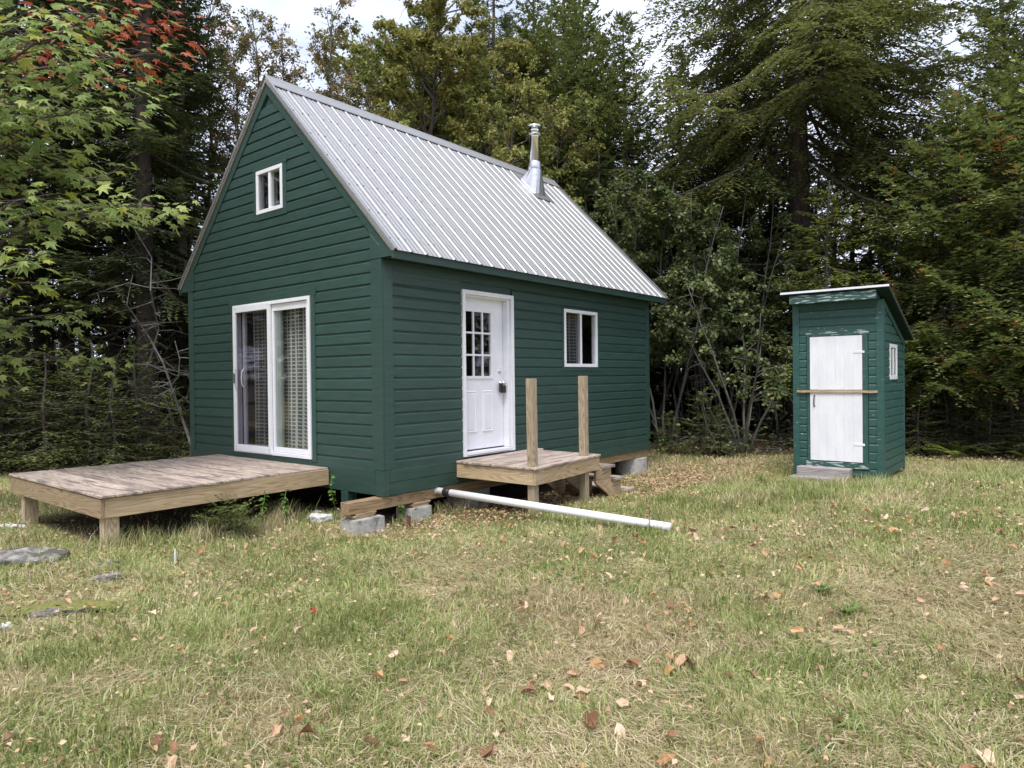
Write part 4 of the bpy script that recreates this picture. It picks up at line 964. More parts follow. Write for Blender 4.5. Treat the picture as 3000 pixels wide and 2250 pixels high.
def broadleaf(seed, H, c0, stems, spread, limb, nleaf, size, kind='ovate', tr=.06, wander=.12, elev=40, nlimb=16, gaps=.35, bare=4, limb_r=.014, ub=.0, sparse_top=False, leafspread=.10):
    r = np.random.default_rng(seed); wood = MB(); tips = []; segs = []
    for s in range(stems):
        az = 6.28*s/max(stems, 1)+r.uniform(-.5, .5); h = H*r.uniform(.75, 1); n = 8; pts = []
        off = np.array([math.cos(az), math.sin(az), 0])*(.08 if stems > 1 else 0)
        w_ = np.zeros(3)
        for i in range(n+1):
            t = i/n; w_ = w_+r.normal(0, wander*h/n*.5, 3)*np.array([1, 1, 0])
            pts.append(off+np.array([math.cos(az), math.sin(az), 0])*spread*(t**1.15)*(1 if stems > 1 else .3)+w_+np.array([0, 0, h*t-.2*(i == 0)]))
        wood.tube(pts, [tr*(1-i/n)**.85+.006 for i in range(n+1)], 6)
        for k_ in range(nlimb//max(1, stems//2) if stems > 1 else nlimb):
            t = r.uniform(c0/h, .97); q, dd = polypt(pts, min(t, .97)); f = 1-(t-c0/h)/(1-c0/h+1e-6)
            L_ = limb*(.35+.65*math.sqrt(max(f, 0.02)))*r.uniform(.6, 1.15); a2 = r.uniform(0, 6.28); ee = R(elev+r.uniform(-18, 18))
            d = np.array([math.cos(a2)*math.cos(ee), math.sin(a2)*math.cos(ee), math.sin(ee)]); lp = [q]
            for i in range(1, 6): d = unit(d+r.normal(0, .14, 3)+np.array([0, 0, -.03*i])); lp.append(lp[-1]+d*L_/5)
            wood.tube(lp, [limb_r*L_*(1-i/5)+.004 for i in range(6)], 4, cap=False)
            nb_ = int(3+L_*3.2)
            for j in range(nb_):
                q2, d2 = polypt(lp, r.uniform(.25, .98)); d3 = unit(d2+r.normal(0, .6, 3)); l2 = r.uniform(.25, .6)*min(1.2, L_)*.8
                e_ = q2+d3*l2+np.array([0, 0, -.05])
                wood.tube([q2, (q2+e_)/2+r.normal(0, .02, 3), e_], [.006, .005, .003], 3, cap=False)
                if r.random() > gaps: segs.append((q2, e_))
    segs_a = np.array([s[0] for s in segs]); segs_b = np.array([s[1] for s in segs])
    idx = r.integers(0, len(segs), nleaf); t = r.uniform(.1, 1.05, (nleaf, 1))
    P = segs_a[idx]*(1-t)+segs_b[idx]*t+r.normal(0, leafspread*.5, (nleaf, 3))
    return wood, leaves(P, size, r, kind, dirs=unit(segs_b[idx]-segs_a[idx]))
def make_conifer(name, label, cat, mat, bark, group=None, **k_):
    wood, T_ = conifer(**k_); root = thing(name, label, cat, (0, 0, 0), group)
    wood.build('trunk', M[bark], root, smooth=True); link('crown', T_.mesh('crown'), root, M[mat]); return root
def make_broad(name, label, cat, mat, bark, group=None, **k_):
    wood, (V, F) = broadleaf(**k_); root = thing(name, label, cat, (0, 0, 0), group)
    wood.build('trunk', M[bark], root, smooth=True); link('crown', npmesh('crown', V, F), root, M[mat]); return root
used = set()
def copy_tree(o, name=None):
    c = o.copy(); C.objects.link(c)
    if name: c.name = name
    for ch in list(o.children):
        d_ = ch.copy(); C.objects.link(d_); d_.parent = c
        for g_ in ch.children: e_ = g_.copy(); C.objects.link(e_); e_.parent = d_
    return c
def place(proto, px, depth, rot=None, sc=1, label=None, group=None, dz=0, szz=None):
    o = proto if proto.name not in used else copy_tree(proto); used.add(proto.name)
    x, y = spot(px, depth); o.location = (x, y, GZ(x, y)+dz); o.rotation_euler = (0, 0, random.uniform(0, 6.28) if rot is None else rot); s_ = sc*random.uniform(.96, 1.04); o.scale = (s_, s_, (szz or s_))
    if label: o['label'] = label
    if group: o['group'] = group
    elif 'group' in o and label: del o['group']
    return o
random.seed(21)
# ---- prototypes
SP1 = make_conifer('spruce_tree', 'x', 'tree', 'spruce', 'bark', seed=1, H=15, c0=3.6, Rm=2.1, tr=.19, dead=26)
SP2 = make_conifer('spruce_tree', 'x', 'tree', 'spruce', 'bark', seed=2, H=13, c0=1.6, Rm=2.0, tr=.16, dead=20, step=.36)
SP3 = make_conifer('spruce_tree', 'x', 'tree', 'spruce', 'bark', seed=3, H=17, c0=5.5, Rm=2.4, tr=.17, dead=34, step=.40, skip=.15)
SP4 = make_conifer('spruce_tree', 'x', 'tree', 'spruce', 'bark', seed=4, H=9, c0=.7, Rm=1.7, tr=.10, dead=8)
def cshape(f): return (math.sin(min(f, .9)*math.pi*.62))**.8
CE1 = make_conifer('cedar_tree', 'x', 'tree', 'cedar', 'bark', seed=5, H=13, c0=1.2, Rm=1.45, tr=.16, dead=6, step=.24, el=(5, 45), sag=.15, twl=.4, tuft=.10, shape=cshape, up=.5, droop=.35, K=6)
CE2 = make_conifer('cedar_tree', 'x', 'tree', 'cedar', 'bark', seed=6, H=11, c0=1.6, Rm=1.3, tr=.13, dead=8, step=.26, el=(0, 40), sag=.15, twl=.4, tuft=.10, shape=cshape, up=.5, droop=.35, K=6, skip=.1)
CE3 = make_conifer('cedar_tree', 'x', 'tree', 'cedar_rust', 'bark', seed=8, H=7.5, c0=2.0, Rm=1.7, tr=.14, dead=20, step=.20, el=(-12, 35), sag=.2, twl=.42, tuft=.10, shape=cshape, up=.2, droop=.5, K=6)
HE = make_conifer('hemlock_tree', 'large old hemlock with thick furrowed trunk and wide drooping sprays behind the outhouse', 'tree', 'hemlock', 'bark_hemlock', seed=9, H=19, c0=7.9, Rm=5.8, tr=.34, dead=30, step=.40, nb=(4, 5), el=(-20, 20), sag=.17, tuft=.092, K=6, sub=True, br=.8, shape=lambda f: min(1, .35+f*.9), up=.0, droop=.4, lean=.1)
YH = make_conifer('young_hemlock', 'x', 'tree', 'young_hemlock', 'bark', seed=10, H=6.0, c0=2.3, Rm=1.55, tr=.07, dead=14, step=.22, nb=(4, 5), el=(-22, 15), sag=.12, twl=.34, tuft=.07, K=9, up=0, droop=.4)
FI = make_conifer('fir_sapling', 'x', 'sapling', 'cedar', 'bark', seed=12, H=1.9, c0=.12, Rm=.95, tr=.03, dead=0, step=.14, nb=(5, 6), el=(-8, 25), twl=.4, tuft=.05, K=8, tw=.09, sag=.05, up=.2, minlen=.1, lean=.05)
FB = make_conifer('fir_sapling', 'x', 'sapling', 'cedar', 'bark', seed=13, H=.50, c0=.05, Rm=.55, tr=.006, dead=0, step=.045, nb=(6, 8), el=(12, 38), twl=.5, tuft=.042, K=8, tw=.05, sag=.05, up=.2, minlen=.08, lean=.0)
YB1 = make_broad('birch_tree', 'x', 'tree', 'yellowing', 'bark', seed=14, H=13, c0=2.5, stems=1, spread=.8, limb=3.0, nleaf=36000, size=.105, tr=.10, nlimb=70, elev=48)
YB2 = make_broad('birch_tree', 'x', 'tree', 'yellowing', 'bark', seed=15, H=9.5, c0=2.5, stems=2, spread=1.2, limb=2.3, nleaf=22000, size=.105, tr=.07, nlimb=50, elev=40)
TS1 = make_broad('aspen_tree', 'x', 'tree', 'sparse', 'bark_pale', seed=16, H=13.5, c0=4, stems=1, spread=.5, limb=1.6, nleaf=6000, size=.085, tr=.07, nlimb=52, elev=58, limb_r=.010)
TS2 = make_broad('aspen_tree', 'x', 'tree', 'sparse', 'bark_pale', seed=17, H=11.5, c0=3, stems=1, spread=.5, limb=1.3, nleaf=8500, size=.09, tr=.06, nlimb=46, elev=55, limb_r=.010)
AL1 = make_broad('alder_shrub', 'x', 'shrub', 'alder', 'bark_pale', seed=18, H=5.6, c0=1.7, stems=5, spread=1.5, limb=1.0, nleaf=17000, size=.078, kind='round', tr=.026, nlimb=34, elev=35)
AL2 = make_broad('alder_shrub', 'x', 'shrub', 'alder', 'bark_pale', seed=19, H=6.8, c0=2.2, stems=4, spread=1.2, limb=1.1, nleaf=18000, size=.08, kind='round', tr=.028, nlimb=34, elev=35)
AL3 = make_broad('alder_shrub', 'x', 'shrub', 'alder', 'bark_pale', seed=20, H=3.3, c0=.9, stems=6, spread=1.3, limb=.6, nleaf=2200, size=.075, kind='round', tr=.022, nlimb=26, elev=35, gaps=.5)

# ---- left wood
gl = 'dark spruces in the wood left of the cabin'; ll = 'tall dark spruce in the shaded wood left of the cabin'
for px, dp, pr, sc in ((-420, 12, SP1, 1), (-150, 13.5, SP2, 1), (60, 15, SP1, .95), (200, 16.5, SP3, 1), (345, 17.5, SP1, 1.05), (520, 19, SP2, 1.15), (-60, 18, SP3, 1), (120, 20, SP3, 1.1), (560, 23, SP3, .8), (420, 24, SP3, 1.1), (-300, 17, SP3, 1), (-650, 13, SP2, 1), (-700, 18, SP1, 1.1), (-900, 12, SP1, 1), (250, 25, SP3, 1.2)):
    lls = {345: 'dark spruce next left of the pale thick trunk, its trunk bare below', 200: 'tall spruce behind the maple leaves, third trunk left of the cabin', 520: 'dark spruce closing the gap beside the gable edge of the cabin', 60: 'spruce nearest the left edge behind the low deck'}
    place(pr, px, dp, sc=sc, label=lls.get(px, ll), group=None if px in lls else gl)
for px, dp in ((-50, 21), (60, 23), (160, 20.5), (255, 22.5), (370, 21), (480, 23), (600, 22), (20, 19.5), (310, 19.2), (-120, 19), (-20, 24.5), (110, 25), (210, 24), (150, 18.3), (-200, 22), (60, 20.2)): place(SP4, px, dp, sc=.62, label='low dark spruce filling the wood behind the trunks on the left', group='low spruces deep in the left wood')
place(SP1, 434, 15.2, sc=1.08, label='spruce with the palest thick trunk, left of the cabin gable wall')
# ---- behind the cabin
place(TS1, 760, 18.5, label='thin sparse-leaved tree against the sky just left of the roof peak', sc=1.0)
place(TS2, 880, 18, label='thin yellow-brown tree against the sky just right of the roof peak', sc=1.05)
place(TS1, 975, 19.5, label='thin sparse-leaved tree against the sky above the front of the ridge', sc=1.05)
gs = 'slender sparse autumn trees beyond the roof ridge'; ls = 'slender tree with thin autumn leaves beyond the roof ridge'
for px, dp, pr in ((700, 20, TS1), (820, 21, TS2), (1040, 18.5, TS2), (1100, 20, TS1), (925, 22, TS2), (650, 22, TS2)): place(pr, px, dp, label=ls, group=gs)
place(YB1, 1275, 18.2, label='dense yellowing birch with dark stem behind the middle of the roof ridge', sc=1.05)
place(YB2, 1420, 17.0, label='smaller yellow-green birch leaning over the ridge left of the chimney', sc=.92)
place(YB1, 1195, 20.5, label='yellowing birch farther back, left of the densest birch', sc=1.0)
for px, dp, pr, sc in ((1350, 20, YB1, 1.0), (1245, 22, YB2, 1.3), (1440, 19.8, YB1, .98), (1530, 18.6, YB2, .95)): place(pr, px, dp, sc=sc, label={1350: 'yellow-green birch with forked crown, right of the densest birch over the ridge', 1245: 'far yellowing birch showing between the two nearest birches', 1440: 'broad birch crown left of the chimney above the middle of the ridge', 1530: 'birch foliage directly beside the chimney on its left'}[px])
place(SP2, 545, 17.5, sc=1.05, label='dark spruce whose tip side stands against the sky left of the roof peak')
for px, dp, pr, sc in ((630, 20, TS1, 1.1), (850, 19.5, TS1, 1.0)): place(pr, px, dp, sc=sc, label='slender tree with thin autumn leaves beyond the roof ridge', group='slender sparse autumn trees beyond the roof ridge')
place(CE2, 2010, 22.5, sc=1.15, label='cedar filling the gap between the chimney cedars and the big hemlock')
place(CE1, 2110, 21.5, sc=.88, label='cedar close left of the big hemlock behind the alders')
place(SP3, 1470, 23.5, label='tall dark spruce standing directly behind the birch left of the chimney', sc=1.0)
gc = 'green cedars behind the chimney'; lc = 'tall green cedar in the row behind the chimney'
for px, dp, pr, sc in ((1590, 19.5, CE1, 1.0), (1730, 21, CE2, 1.2), (1840, 20, CE1, .95), (1660, 23, CE1, 1.15), (1510, 20.5, CE2, 1.0), (1790, 25, CE1, 1.1), (1560, 26, CE2, 1.3)): 
    lcs = {1590: 'green cedar standing directly behind the chimney cap', 1730: 'cedar right of the chimney, second from the sky gap', 1840: 'cedar right of the chimney beside the sky gap and the big hemlock', 1510: 'cedar just left of the chimney between spruce and pipe'}
    place(pr, px, dp, sc=sc, label=lcs.get(px, 'tall cedar farther back in the row behind the chimney'), group=None if px in lcs else gc)
gb = 'dark spruces behind the cabin'; lb_ = 'dark spruce in the thick wood behind the cabin and the alders'
for px, dp, pr, sc in ((1380, 25, SP2, 1.1), (1250, 28, SP1, 1.1), (1490, 28, SP1, 1.1), (1700, 28, SP2, 1.1), (1640, 20.5, SP4, 1), (1760, 19, SP4, .9), (1900, 22.5, SP4, .95), (1980, 24, SP2, .75), (2060, 21, SP4, .95), (2150, 24, SP4, 1.0), (2080, 27, SP4, 1.1), (1850, 27, SP2, .9), (1120, 30, SP4, 1), (880, 28, SP4, 1), (1000, 30, SP4, 1)): place(pr, px, dp, sc=sc, label=lb_, group=gb)
# ---- right
place(HE, 2345, 18.6, rot=1.1, sc=1.0)
place(SP3, 2262, 22, sc=.9, label='darker straight spruce standing just left of the big hemlock trunk')
place(YH, 2430, 15.0, sc=1.0, label='bright yellow-green young hemlock above the outhouse in front of the thick trunk')
place(YH, 2890, 14.2, sc=.62, label='low bright young hemlock at the right edge of the wood')
place(CE3, 2800, 14.4, sc=1.0, label='cedar with rusty orange sprays right of the outhouse')
place(CE3, 3010, 13.6, sc=1.05, label='rust-flecked cedar at the far right edge')
gr_ = 'green trees in the wood right of the outhouse'; lr = 'green cedar in the wood behind and right of the outhouse'
for px, dp, pr, sc in ((2960, 19, CE1, 1.0), (3080, 17, CE2, 1.1), (2720, 21, CE2, .85), (2600, 21.5, CE2, .8), (3200, 20, CE1, 1.1), (3300, 15, CE1, 1), (2860, 24, CE2, .95), (2500, 24, CE2, .95)): place(pr, px, dp, sc=sc, label=lr, group=gr_)
gq = 'dark spruces behind the outhouse'; lq = 'dark spruce in the shade behind the outhouse and hemlock'
for px, dp, pr, sc in ((2400, 22.5, SP4, 1), (2560, 19, SP4, .8), (2700, 18.5, SP4, .7), (2800, 20, SP4, .75), (2650, 25, SP2, .7), (2920, 17, SP4, .75), (2230, 26, SP2, .9), (2330, 24.5, SP4, 1.2), (3050, 22, SP2, .9), (3400, 18, SP1, 1), (3150, 14, SP4, .8), (2450, 28, SP2, .8), (2780, 28, SP2, .8)): place(pr, px, dp, sc=sc, label=lq, group=gq)
place(AL2, 1850, 17.0, sc=1.0, label='tall alder rising just beyond the far end of the metal roof')
place(AL1, 1950, 15.9, rot=2.0, sc=1.0, label='alder with upright pale stems against the far corner of the cabin')
place(AL3, 2180, 15.0, rot=.6, sc=1.15, label='spreading bush of bare pale stems left of the outhouse')
place(AL1, 2120, 17.3, sc=1.05, label='leafy alder behind the spreading bush')
ga = 'alders along the edge of the wood'; la = 'leafy alder at the edge of the wood behind the others'
for px, dp, pr, sc in ((1760, 18.2, AL2, .95), (2010, 18.5, AL2, 1.0), (2230, 18.8, AL1, 1.0), (2680, 16.5, AL1, .95), (2780, 17.6, AL2, .95), (2930, 15.8, AL1, 1), (2600, 18.2, AL2, .85), (1660, 19, AL2, .9), (3060, 15.5, AL2, .9), (1700, 17.4, AL1, 1.0), (1900, 18.0, AL1, 1.1), (2060, 16.9, AL2, .95), (2170, 17.8, AL2, 1.0), (1800, 19, AL2, 1.1), (1600, 18, AL2, .9)):
    las = {1760: 'alder leaves above the far half of the roof edge', 2010: 'dense alder midway between cabin and outhouse, behind the pale-stemmed one', 2230: 'alder at the foot of the big hemlock trunk, left of the outhouse', 2680: 'alder close behind the right rear corner of the outhouse', 2930: 'alder among the cedars near the right edge', 2060: 'tallest alder just behind the spreading bush', 1700: 'alder nearest the chimney behind the roof slope'}
    place(pr, px, dp, sc=sc, label=las.get(px, la), group=None if px in las else ga)
place(FI, 2065, 14.6, sc=.72, label='low fir sapling at the foot of the alders')
place(FI, 330, 12.6, sc=.85, label='bushy fir sapling behind the far edge of the low deck')
place(FI, 210, 13.6, sc=1.1, label='larger fir sapling in the shade left of the bushy one')
fbo = place(FB, 560, 9.9, sc=.66, label='bright green fir sapling growing beside the low deck under its edge'); fbo.location = (-1.42, .80, GZ(-1.42, .80))
for px, dp, sc in ((500, 13.4, .8), (60, 13, .9), (-100, 12.4, 1.1), (2800, 14.2, .7), (2900, 13.6, .6)): place(FI, px, dp, sc=sc, label='small fir sapling low in the shade at the wood edge', group='fir saplings at the wood edge')

# ---- woodland behind the photographer (reflected in the windows)
for i in range(16):
    a = R(39+180)+R(-75+10*i); d_ = 17+random.uniform(0, 6)
    o = copy_tree((SP1, SP2, SP3, CE1)[i % 4]); x, y = CAM[0]+math.cos(a)*d_, CAM[1]+math.sin(a)*d_; o.location = (x, y, GZ(x, y)); o.rotation_euler = (0, 0, i*1.3)
    o['label'] = 'dark tree of the wood edge behind the lawn, opposite the cabin'; o['group'] = 'trees behind the viewpoint'
for px, dp, pr in ((-1500, 11, SP1), (-1900, 10, SP2), (-1250, 14, SP3), (-2600, 8, SP1), (4100, 13, SP2), (4700, 12, SP1), (5600, 11, CE1), (3700, 15, CE1), (3600, 19, SP2), (-1100, 19, SP1)):
    place(pr, px, dp, label='dark conifer at the side of the clearing', group='trees at the sides of the clearing')

# ---- low boughs right of the outhouse
for px, dp, sc in ((2690, 13.9, .75), (2770, 14.3, .95), (2860, 13.9, .7), (2960, 13.7, .95), (2640, 15, 1.0), (2900, 14.8, 1.2), (3040, 13.2, 1.0), (2110, 14.9, .45), (1960, 14.9, .5)): place(FI, px, dp, sc=sc, label='low lacy fir sapling in the undergrowth along the wood edge', group='low firs in the undergrowth')
# ---- left: wider fir crowns low in the shade
for px, dp, sc in ((260, 12.9, 1.35), (400, 13.6, 1.2), (130, 12.6, 1.2), (0, 13.2, 1.3)): place(FI, px, dp, sc=sc, label='small fir sapling low in the shade at the wood edge', group='fir saplings at the wood edge')
# ---- dead branches, saplings
def dead_mesh(seed, H, nb_, spread):
    r = np.random.default_rng(seed); g_ = MB(); pts = [np.array([0, 0, -.1])]
    for i in range(7): pts.append(pts[-1]+np.array([r.normal(0, .05)*H, r.normal(0, .05)*H, H/7]))
    g_.tube(pts, [.028*(1-i/7)+.006 for i in range(8)], 6)
    for _ in range(nb_):
        q, dd = polypt(pts, r.uniform(.1, .98)); a = r.uniform(0, 6.28); e_ = q+np.array([math.cos(a), math.sin(a), r.uniform(-.5, .5)])*r.uniform(.3, 1)*spread
        m_ = (q+e_)/2+r.normal(0, .06, 3); g_.tube([q, m_, e_], [.010, .008, .003], 4, cap=False)
        for _ in range(3):
            q2 = m_+(e_-m_)*r.uniform(0, .8); e2 = q2+r.normal(0, .22, 3)*spread; g_.tube([q2, e2], [.005, .002], 3, cap=False)
    return g_.mesh('bare_sapling')
dm = [dead_mesh(31, 3.8, 16, .9), dead_mesh(32, 2.6, 14, .8), dead_mesh(33, 5, 22, 1.0)]
for m_ in dm: m_.materials.append(M['bark_dead'])
for i, (px, dp) in enumerate(((548, 13.2), (480, 14), (390, 13.9), (300, 14.8), (150, 14.2), (30, 13.8), (-60, 14.5), (240, 15.4), (600, 16), (420, 16.5), (2640, 15.5), (2720, 14.9), (2560, 16.5), (2870, 15.6), (1980, 16.6), (2100, 16.2), (2290, 16.8), (2950, 15), (90, 16))):
    o = bpy.data.objects.new('bare_sapling', dm[i % 3]); C.objects.link(o); x, y = spot(px, dp); o.location = (x, y, GZ(x, y)); o.rotation_euler = (random.uniform(-.12, .12), random.uniform(-.12, .12), random.uniform(0, 6))
    tag(o, 'bare dead sapling with grey twigs in the shaded wood', 'sapling', 'bare saplings in the wood')

# ---- undergrowth and the far wood (nobody could count these)
def edge_xy(n, r, px0, px1, d0_, d1_):
    px = r.uniform(px0, px1, n); dp = r.uniform(d0_, d1_, n); s = (px-1500)/FPX*dp
    x = CAM[0]+FW[0]*dp+RT[0]*s; y = CAM[1]+FW[1]*dp+RT[1]*s; return x, y
r = np.random.default_rng(50)
def inside_cabin(x, y): return (x > -.3) & (x < L+.4) & (y > -.4) & (y < W+.5)
def inside_oh(x, y): return (x > OX-.6) & (x < OX+OD+.1) & (y > OY-.1) & (y < OY+OW+.1)
x, y = edge_xy(26000, r, -1400, 4000, 13.6, 24); keep = (woodness(x, y) > .4) & ~inside_cabin(x, y) & ~inside_oh(x, y); x, y = x[keep], y[keep]
cl_ = .35+.65*(np.sin(x*1.7+y*.9)*np.sin(y*1.9-x*.6)*.5+.5)
P_ = np.stack([x, y, gz(x, y)+r.uniform(0, 1, len(x))**1.6*.9*cl_+.02], 1)
V, F = leaves(P_, .10, r, 'round', tilt=.4, down=.05); V2, F2 = V, F
me = npmesh('undergrowth', V, F); tag(link('undergrowth', me, None, M['alder']), kind='stuff')
g = MB(); x, y = edge_xy(900, r, -1200, 3800, 13.5, 19); keep = (woodness(x, y) > .5) & ~inside_cabin(x, y) & ~inside_oh(x, y)
for a, b in zip(x[keep], y[keep]):
    z_ = GZ(a, b); v = r.normal(0, 1, 3); v[2] = abs(v[2])*.35; v = unit(v)*r.uniform(.3, 1.3); q = np.array([a, b, z_+r.uniform(0, .25)])
    g.tube([q, q+v*.5+r.normal(0, .05, 3), q+v], [.011, .009, .004], 4, cap=False)
tag(g.build('fallen_twigs', M['bark_dead'], None), kind='stuff')
x, y = edge_xy(15000, r, -3200, 5200, 27, 46); hh = 6.0+2.2*np.sin(x*.31)*np.cos(y*.27)+np.where(y-x > 12, -3.2, 0)
P_ = np.stack([x, y, gz(x, y)+r.uniform(0, 1, len(x))**.8*hh], 1); V, F = leaves(P_, .62, r, 'round', tilt=1.2, down=.2)
tag(link('far_wood', npmesh('far_wood', V, F), None, M['spruce']), kind='stuff')

# ------------------------------------------------------------------ maple on the left, its leaves in single pieces
def maple_leaf(curl=.15, seed=0, dry=0):
    r = random.Random(seed)
    lobes = [(0, 1.0), (.42, .45), (.72, .92), (1.2, .42), (1.62, .66), (2.25, .34), (2.75, .36)]
    pts = []
    for a, l_ in lobes: pts.append((math.cos(a)*l_*.6, math.sin(a)*l_*.6))
    for a, l_ in lobes[::-1][:-1]: pts.append((math.cos(a)*l_*.6, -math.sin(a)*l_*.6))
    vs = [(0, 0, 0)]
    for x_, y_ in pts:
        d_ = math.hypot(x_, y_); z_ = -curl*d_*d_*1.6+.10*abs(y_)*(1 if not dry else -1)+r.uniform(-.03, .03)*(1+dry*3)
        if dry: z_ += dry*1.5*y_*y_*(1 if r.random() < .8 else -.5)+dry*.8*max(0, x_)**2; y_ *= 1-.3*dry
        vs.append((x_+.15, y_, z_))
    n = len(pts); fs = [(0, i+1, (i+1) % n+1) for i in range(n)]
    me = bpy.data.meshes.new('leaf'); me.from_pydata(vs, [], fs); return me
def frame_mat(p, d, up, s):
    d = Vector(d).normalized(); u = Vector(up); s_ = u.cross(d).normalized(); u = d.cross(s_)
    return Matrix(((d.x*s, s_.x*s, u.x*s, p[0]), (d.y*s, s_.y*s, u.y*s, p[1]), (d.z*s, s_.z*s, u.z*s, p[2]), (0, 0, 0, 1)))
tx, ty = spot(-330, 8.2); tz = GZ(tx, ty)
mp_ = thing('maple_tree', 'maple with big green lobed leaves and some red ones reaching in from the left', 'tree', (tx, ty, tz))
wood = MB(); rm = np.random.default_rng(77); random.seed(8)
tr_pts = [np.array([tx, ty, tz-.2]), np.array([tx+.05, ty+.05, tz+2]), np.array([tx, ty+.15, tz+4]), np.array([tx+.15, ty+.1, tz+6.2]), np.array([tx+.2, ty, tz+9.5])]
wood.tube(tr_pts, [.16, .13, .11, .08, .02], 10)
branches = [ # pixel of the tip, depth, share of red, leaves, spread
 (560, 60, 9.4, 1.0, 75, .62), (430, 150, 9.0, .6, 60, .55), (400, 300, 8.3, .0, 60, .5), (330, 230, 7.6, .04, 60, .5), (430, 590, 7.4, 0, 60, .42), (250, 330, 7.2, 0, 70, .55), (230, 470, 7.8, 0, 65, .5),
 (120, 560, 7.0, 0, 60, .55), (190, 120, 6.9, 0, 75, .6), (90, 20, 6.8, 0, 60, .55), (300, 20, 7.6, 0, 60, .55), (60, 300, 6.8, 0, 70, .6), (110, 190, 8.0, .15, 45, .5), (150, 760, 6.8, 0, 34, .34), (130, 830, 7.1, 0, 22, .28),
 (330, 1080, 9.4, 0, 26, .42), (260, 930, 9.2, 0, 22, .38), (130, 960, 8.6, 0, 26, .42), (20, 1130, 8.2, 0, 18, .35), (540, 640, 12.4, 0, 34, .5), (60, 420, 7.9, 0, 60, .55), (-120, 250, 6.9, 0, 50, .6), (-100, 620, 7.2, 0, 40, .6), (330, 640, 9.0, 0, 30, .45)]
lv = []
for bx, by, bd, red, nl, sp in branches:
    tip = at(bx, by, bd); h_ = min(.93, max(.15, (tip[2]-tz-1.0)/9.5)); p0, _ = polypt(tr_pts, h_)
    pts = [p0]
    for i in range(1, 7):
        t = i/6; pts.append(p0*(1-t)+tip*t+np.array([0, 0, .45*math.sin(t*math.pi)])+rm.normal(0, .05, 3))
    wood.tube(pts, [.03*(1-i/6)+.005 for i in range(7)], 5, cap=False)
    for j in range(int(nl*1.9)):
        t = rm.beta(2.6, 1.1); q, dd = polypt(pts, min(t, .99)); off = rm.normal(0, 1, 3)*np.array([1, 1, .38])*sp*.5
        q2 = q+off; 
        if j % 3 == 0: wood.tube([q, (q+q2)/2+np.array([0, 0, .03]), q2], [.005, .004, .002], 3, cap=False)
        lv.append((q2, unit(off*np.array([1, 1, .4])+dd*.3+rm.normal(0, .2, 3)), rm.random() < red, bd))
wood.build('trunk', M['bark'], mp_, smooth=True)
lv.sort(key=lambda a: np.linalg.norm(a[0]-CAM)*(1 if (a[0]-CAM)@RT/((a[0]-CAM)@FW) > -.74 else 9))
ml = {}
for kk in ('mleaf_g', 'mleaf_y', 'mleaf_r'):
    ml[kk] = []
    for s in range(3): m_ = maple_leaf(.25, s); m_.materials.append(M[kk]); ml[kk].append(m_)
rest = {0: ([], []), 1: ([], [])}; bse = Vector((tx, ty, tz)); nleafobj = 0
for i, (q, d_, red, bd) in enumerate(lv):
    s_ = rm.uniform(.13, .21); upv = unit(np.array([rm.normal(0, .28), rm.normal(0, .28), 1])-FW*.35); dv = d_.copy(); dv[2] = dv[2]-.35
    if nleafobj < 300:
        nleafobj += 1
        kk = 'mleaf_r' if red else ('mleaf_y' if rm.random() < .13 else 'mleaf_g')
        o = bpy.data.objects.new('leaf', ml[kk][i % 3]); C.objects.link(o); o.parent = mp_
        o.matrix_local = frame_mat(Vector(q)-bse, dv, upv, s_)
    else:
        mm_ = frame_mat(Vector(q)-bse, dv, upv, s_); vs, fs = rest[int(red)]; base_ = ml['mleaf_g'][i % 3]; n0 = len(vs)
        vs += [tuple(mm_ @ v.co) for v in base_.vertices]; fs += [tuple(n0+a for a in p_.vertices) for p_ in base_.polygons]
for kk, mt in ((0, 'maple'), (1, 'maple_red')):
    vs, fs = rest[kk]
    if vs:
        me = bpy.data.meshes.new('foliage'); me.from_pydata(vs, [], fs); me.materials.append(M[mt]); o = bpy.data.objects.new('foliage', me); C.objects.link(o); o.parent = mp_; o['kind'] = 'stuff'
        if kk: o['label'] = 'red foliage'

# ------------------------------------------------------------------ grass
def lawn_mask(x, y):
    under = (x > .15) & (x < L) & (y > .1) & (y < W)
    blk = ((x > -.47) & (x < -.06) & (y > -.1) & (y < .2)) | ((x > .35) & (x < .71) & (y > -.06) & (y < .2))
    piers_ = (np.hypot(x-1.78, y-.35) < .31) | (np.hypot(x-L+.28, y-.2) < .3)
    ohm = (x > OX-.05) & (x < OX+OD) & (y > OY) & (y < OY+OW); stp = (x > OX-.47) & (x < OX) & (y > OY+.42) & (y < OY+1.24)
    return ~(under | blk | piers_ | ohm | stp)
rg = np.random.default_rng(99)
def sample(n, d0_, d1_, a0, a1):
    d_ = np.sqrt(rg.uniform(d0_**2, d1_**2, n)); a = R(39)+np.radians(rg.uniform(a0, a1, n)); x_ = CAM[0]+d_*np.cos(a); y_ = CAM[1]+d_*np.sin(a); return x_, y_
from itertools import product
def vnoise(x_, y_, s, seed):
    rr_ = np.random.default_rng(seed); G_ = rr_.random((64, 64)); u = x_*s+1000; v = y_*s+1000; i = np.floor(u).astype(int); j = np.floor(v).astype(int); fu = u-i; fv = v-j; fu = fu*fu*(3-2*fu); fv = fv*fv*(3-2*fv)
    a = G_[i % 64, j % 64]; b = G_[(i+1) % 64, j % 64]; c = G_[i % 64, (j+1) % 64]; d_ = G_[(i+1) % 64, (j+1) % 64]
    return (a*(1-fu)+b*fu)*(1-fv)+(c*(1-fu)+d_*fu)*fv
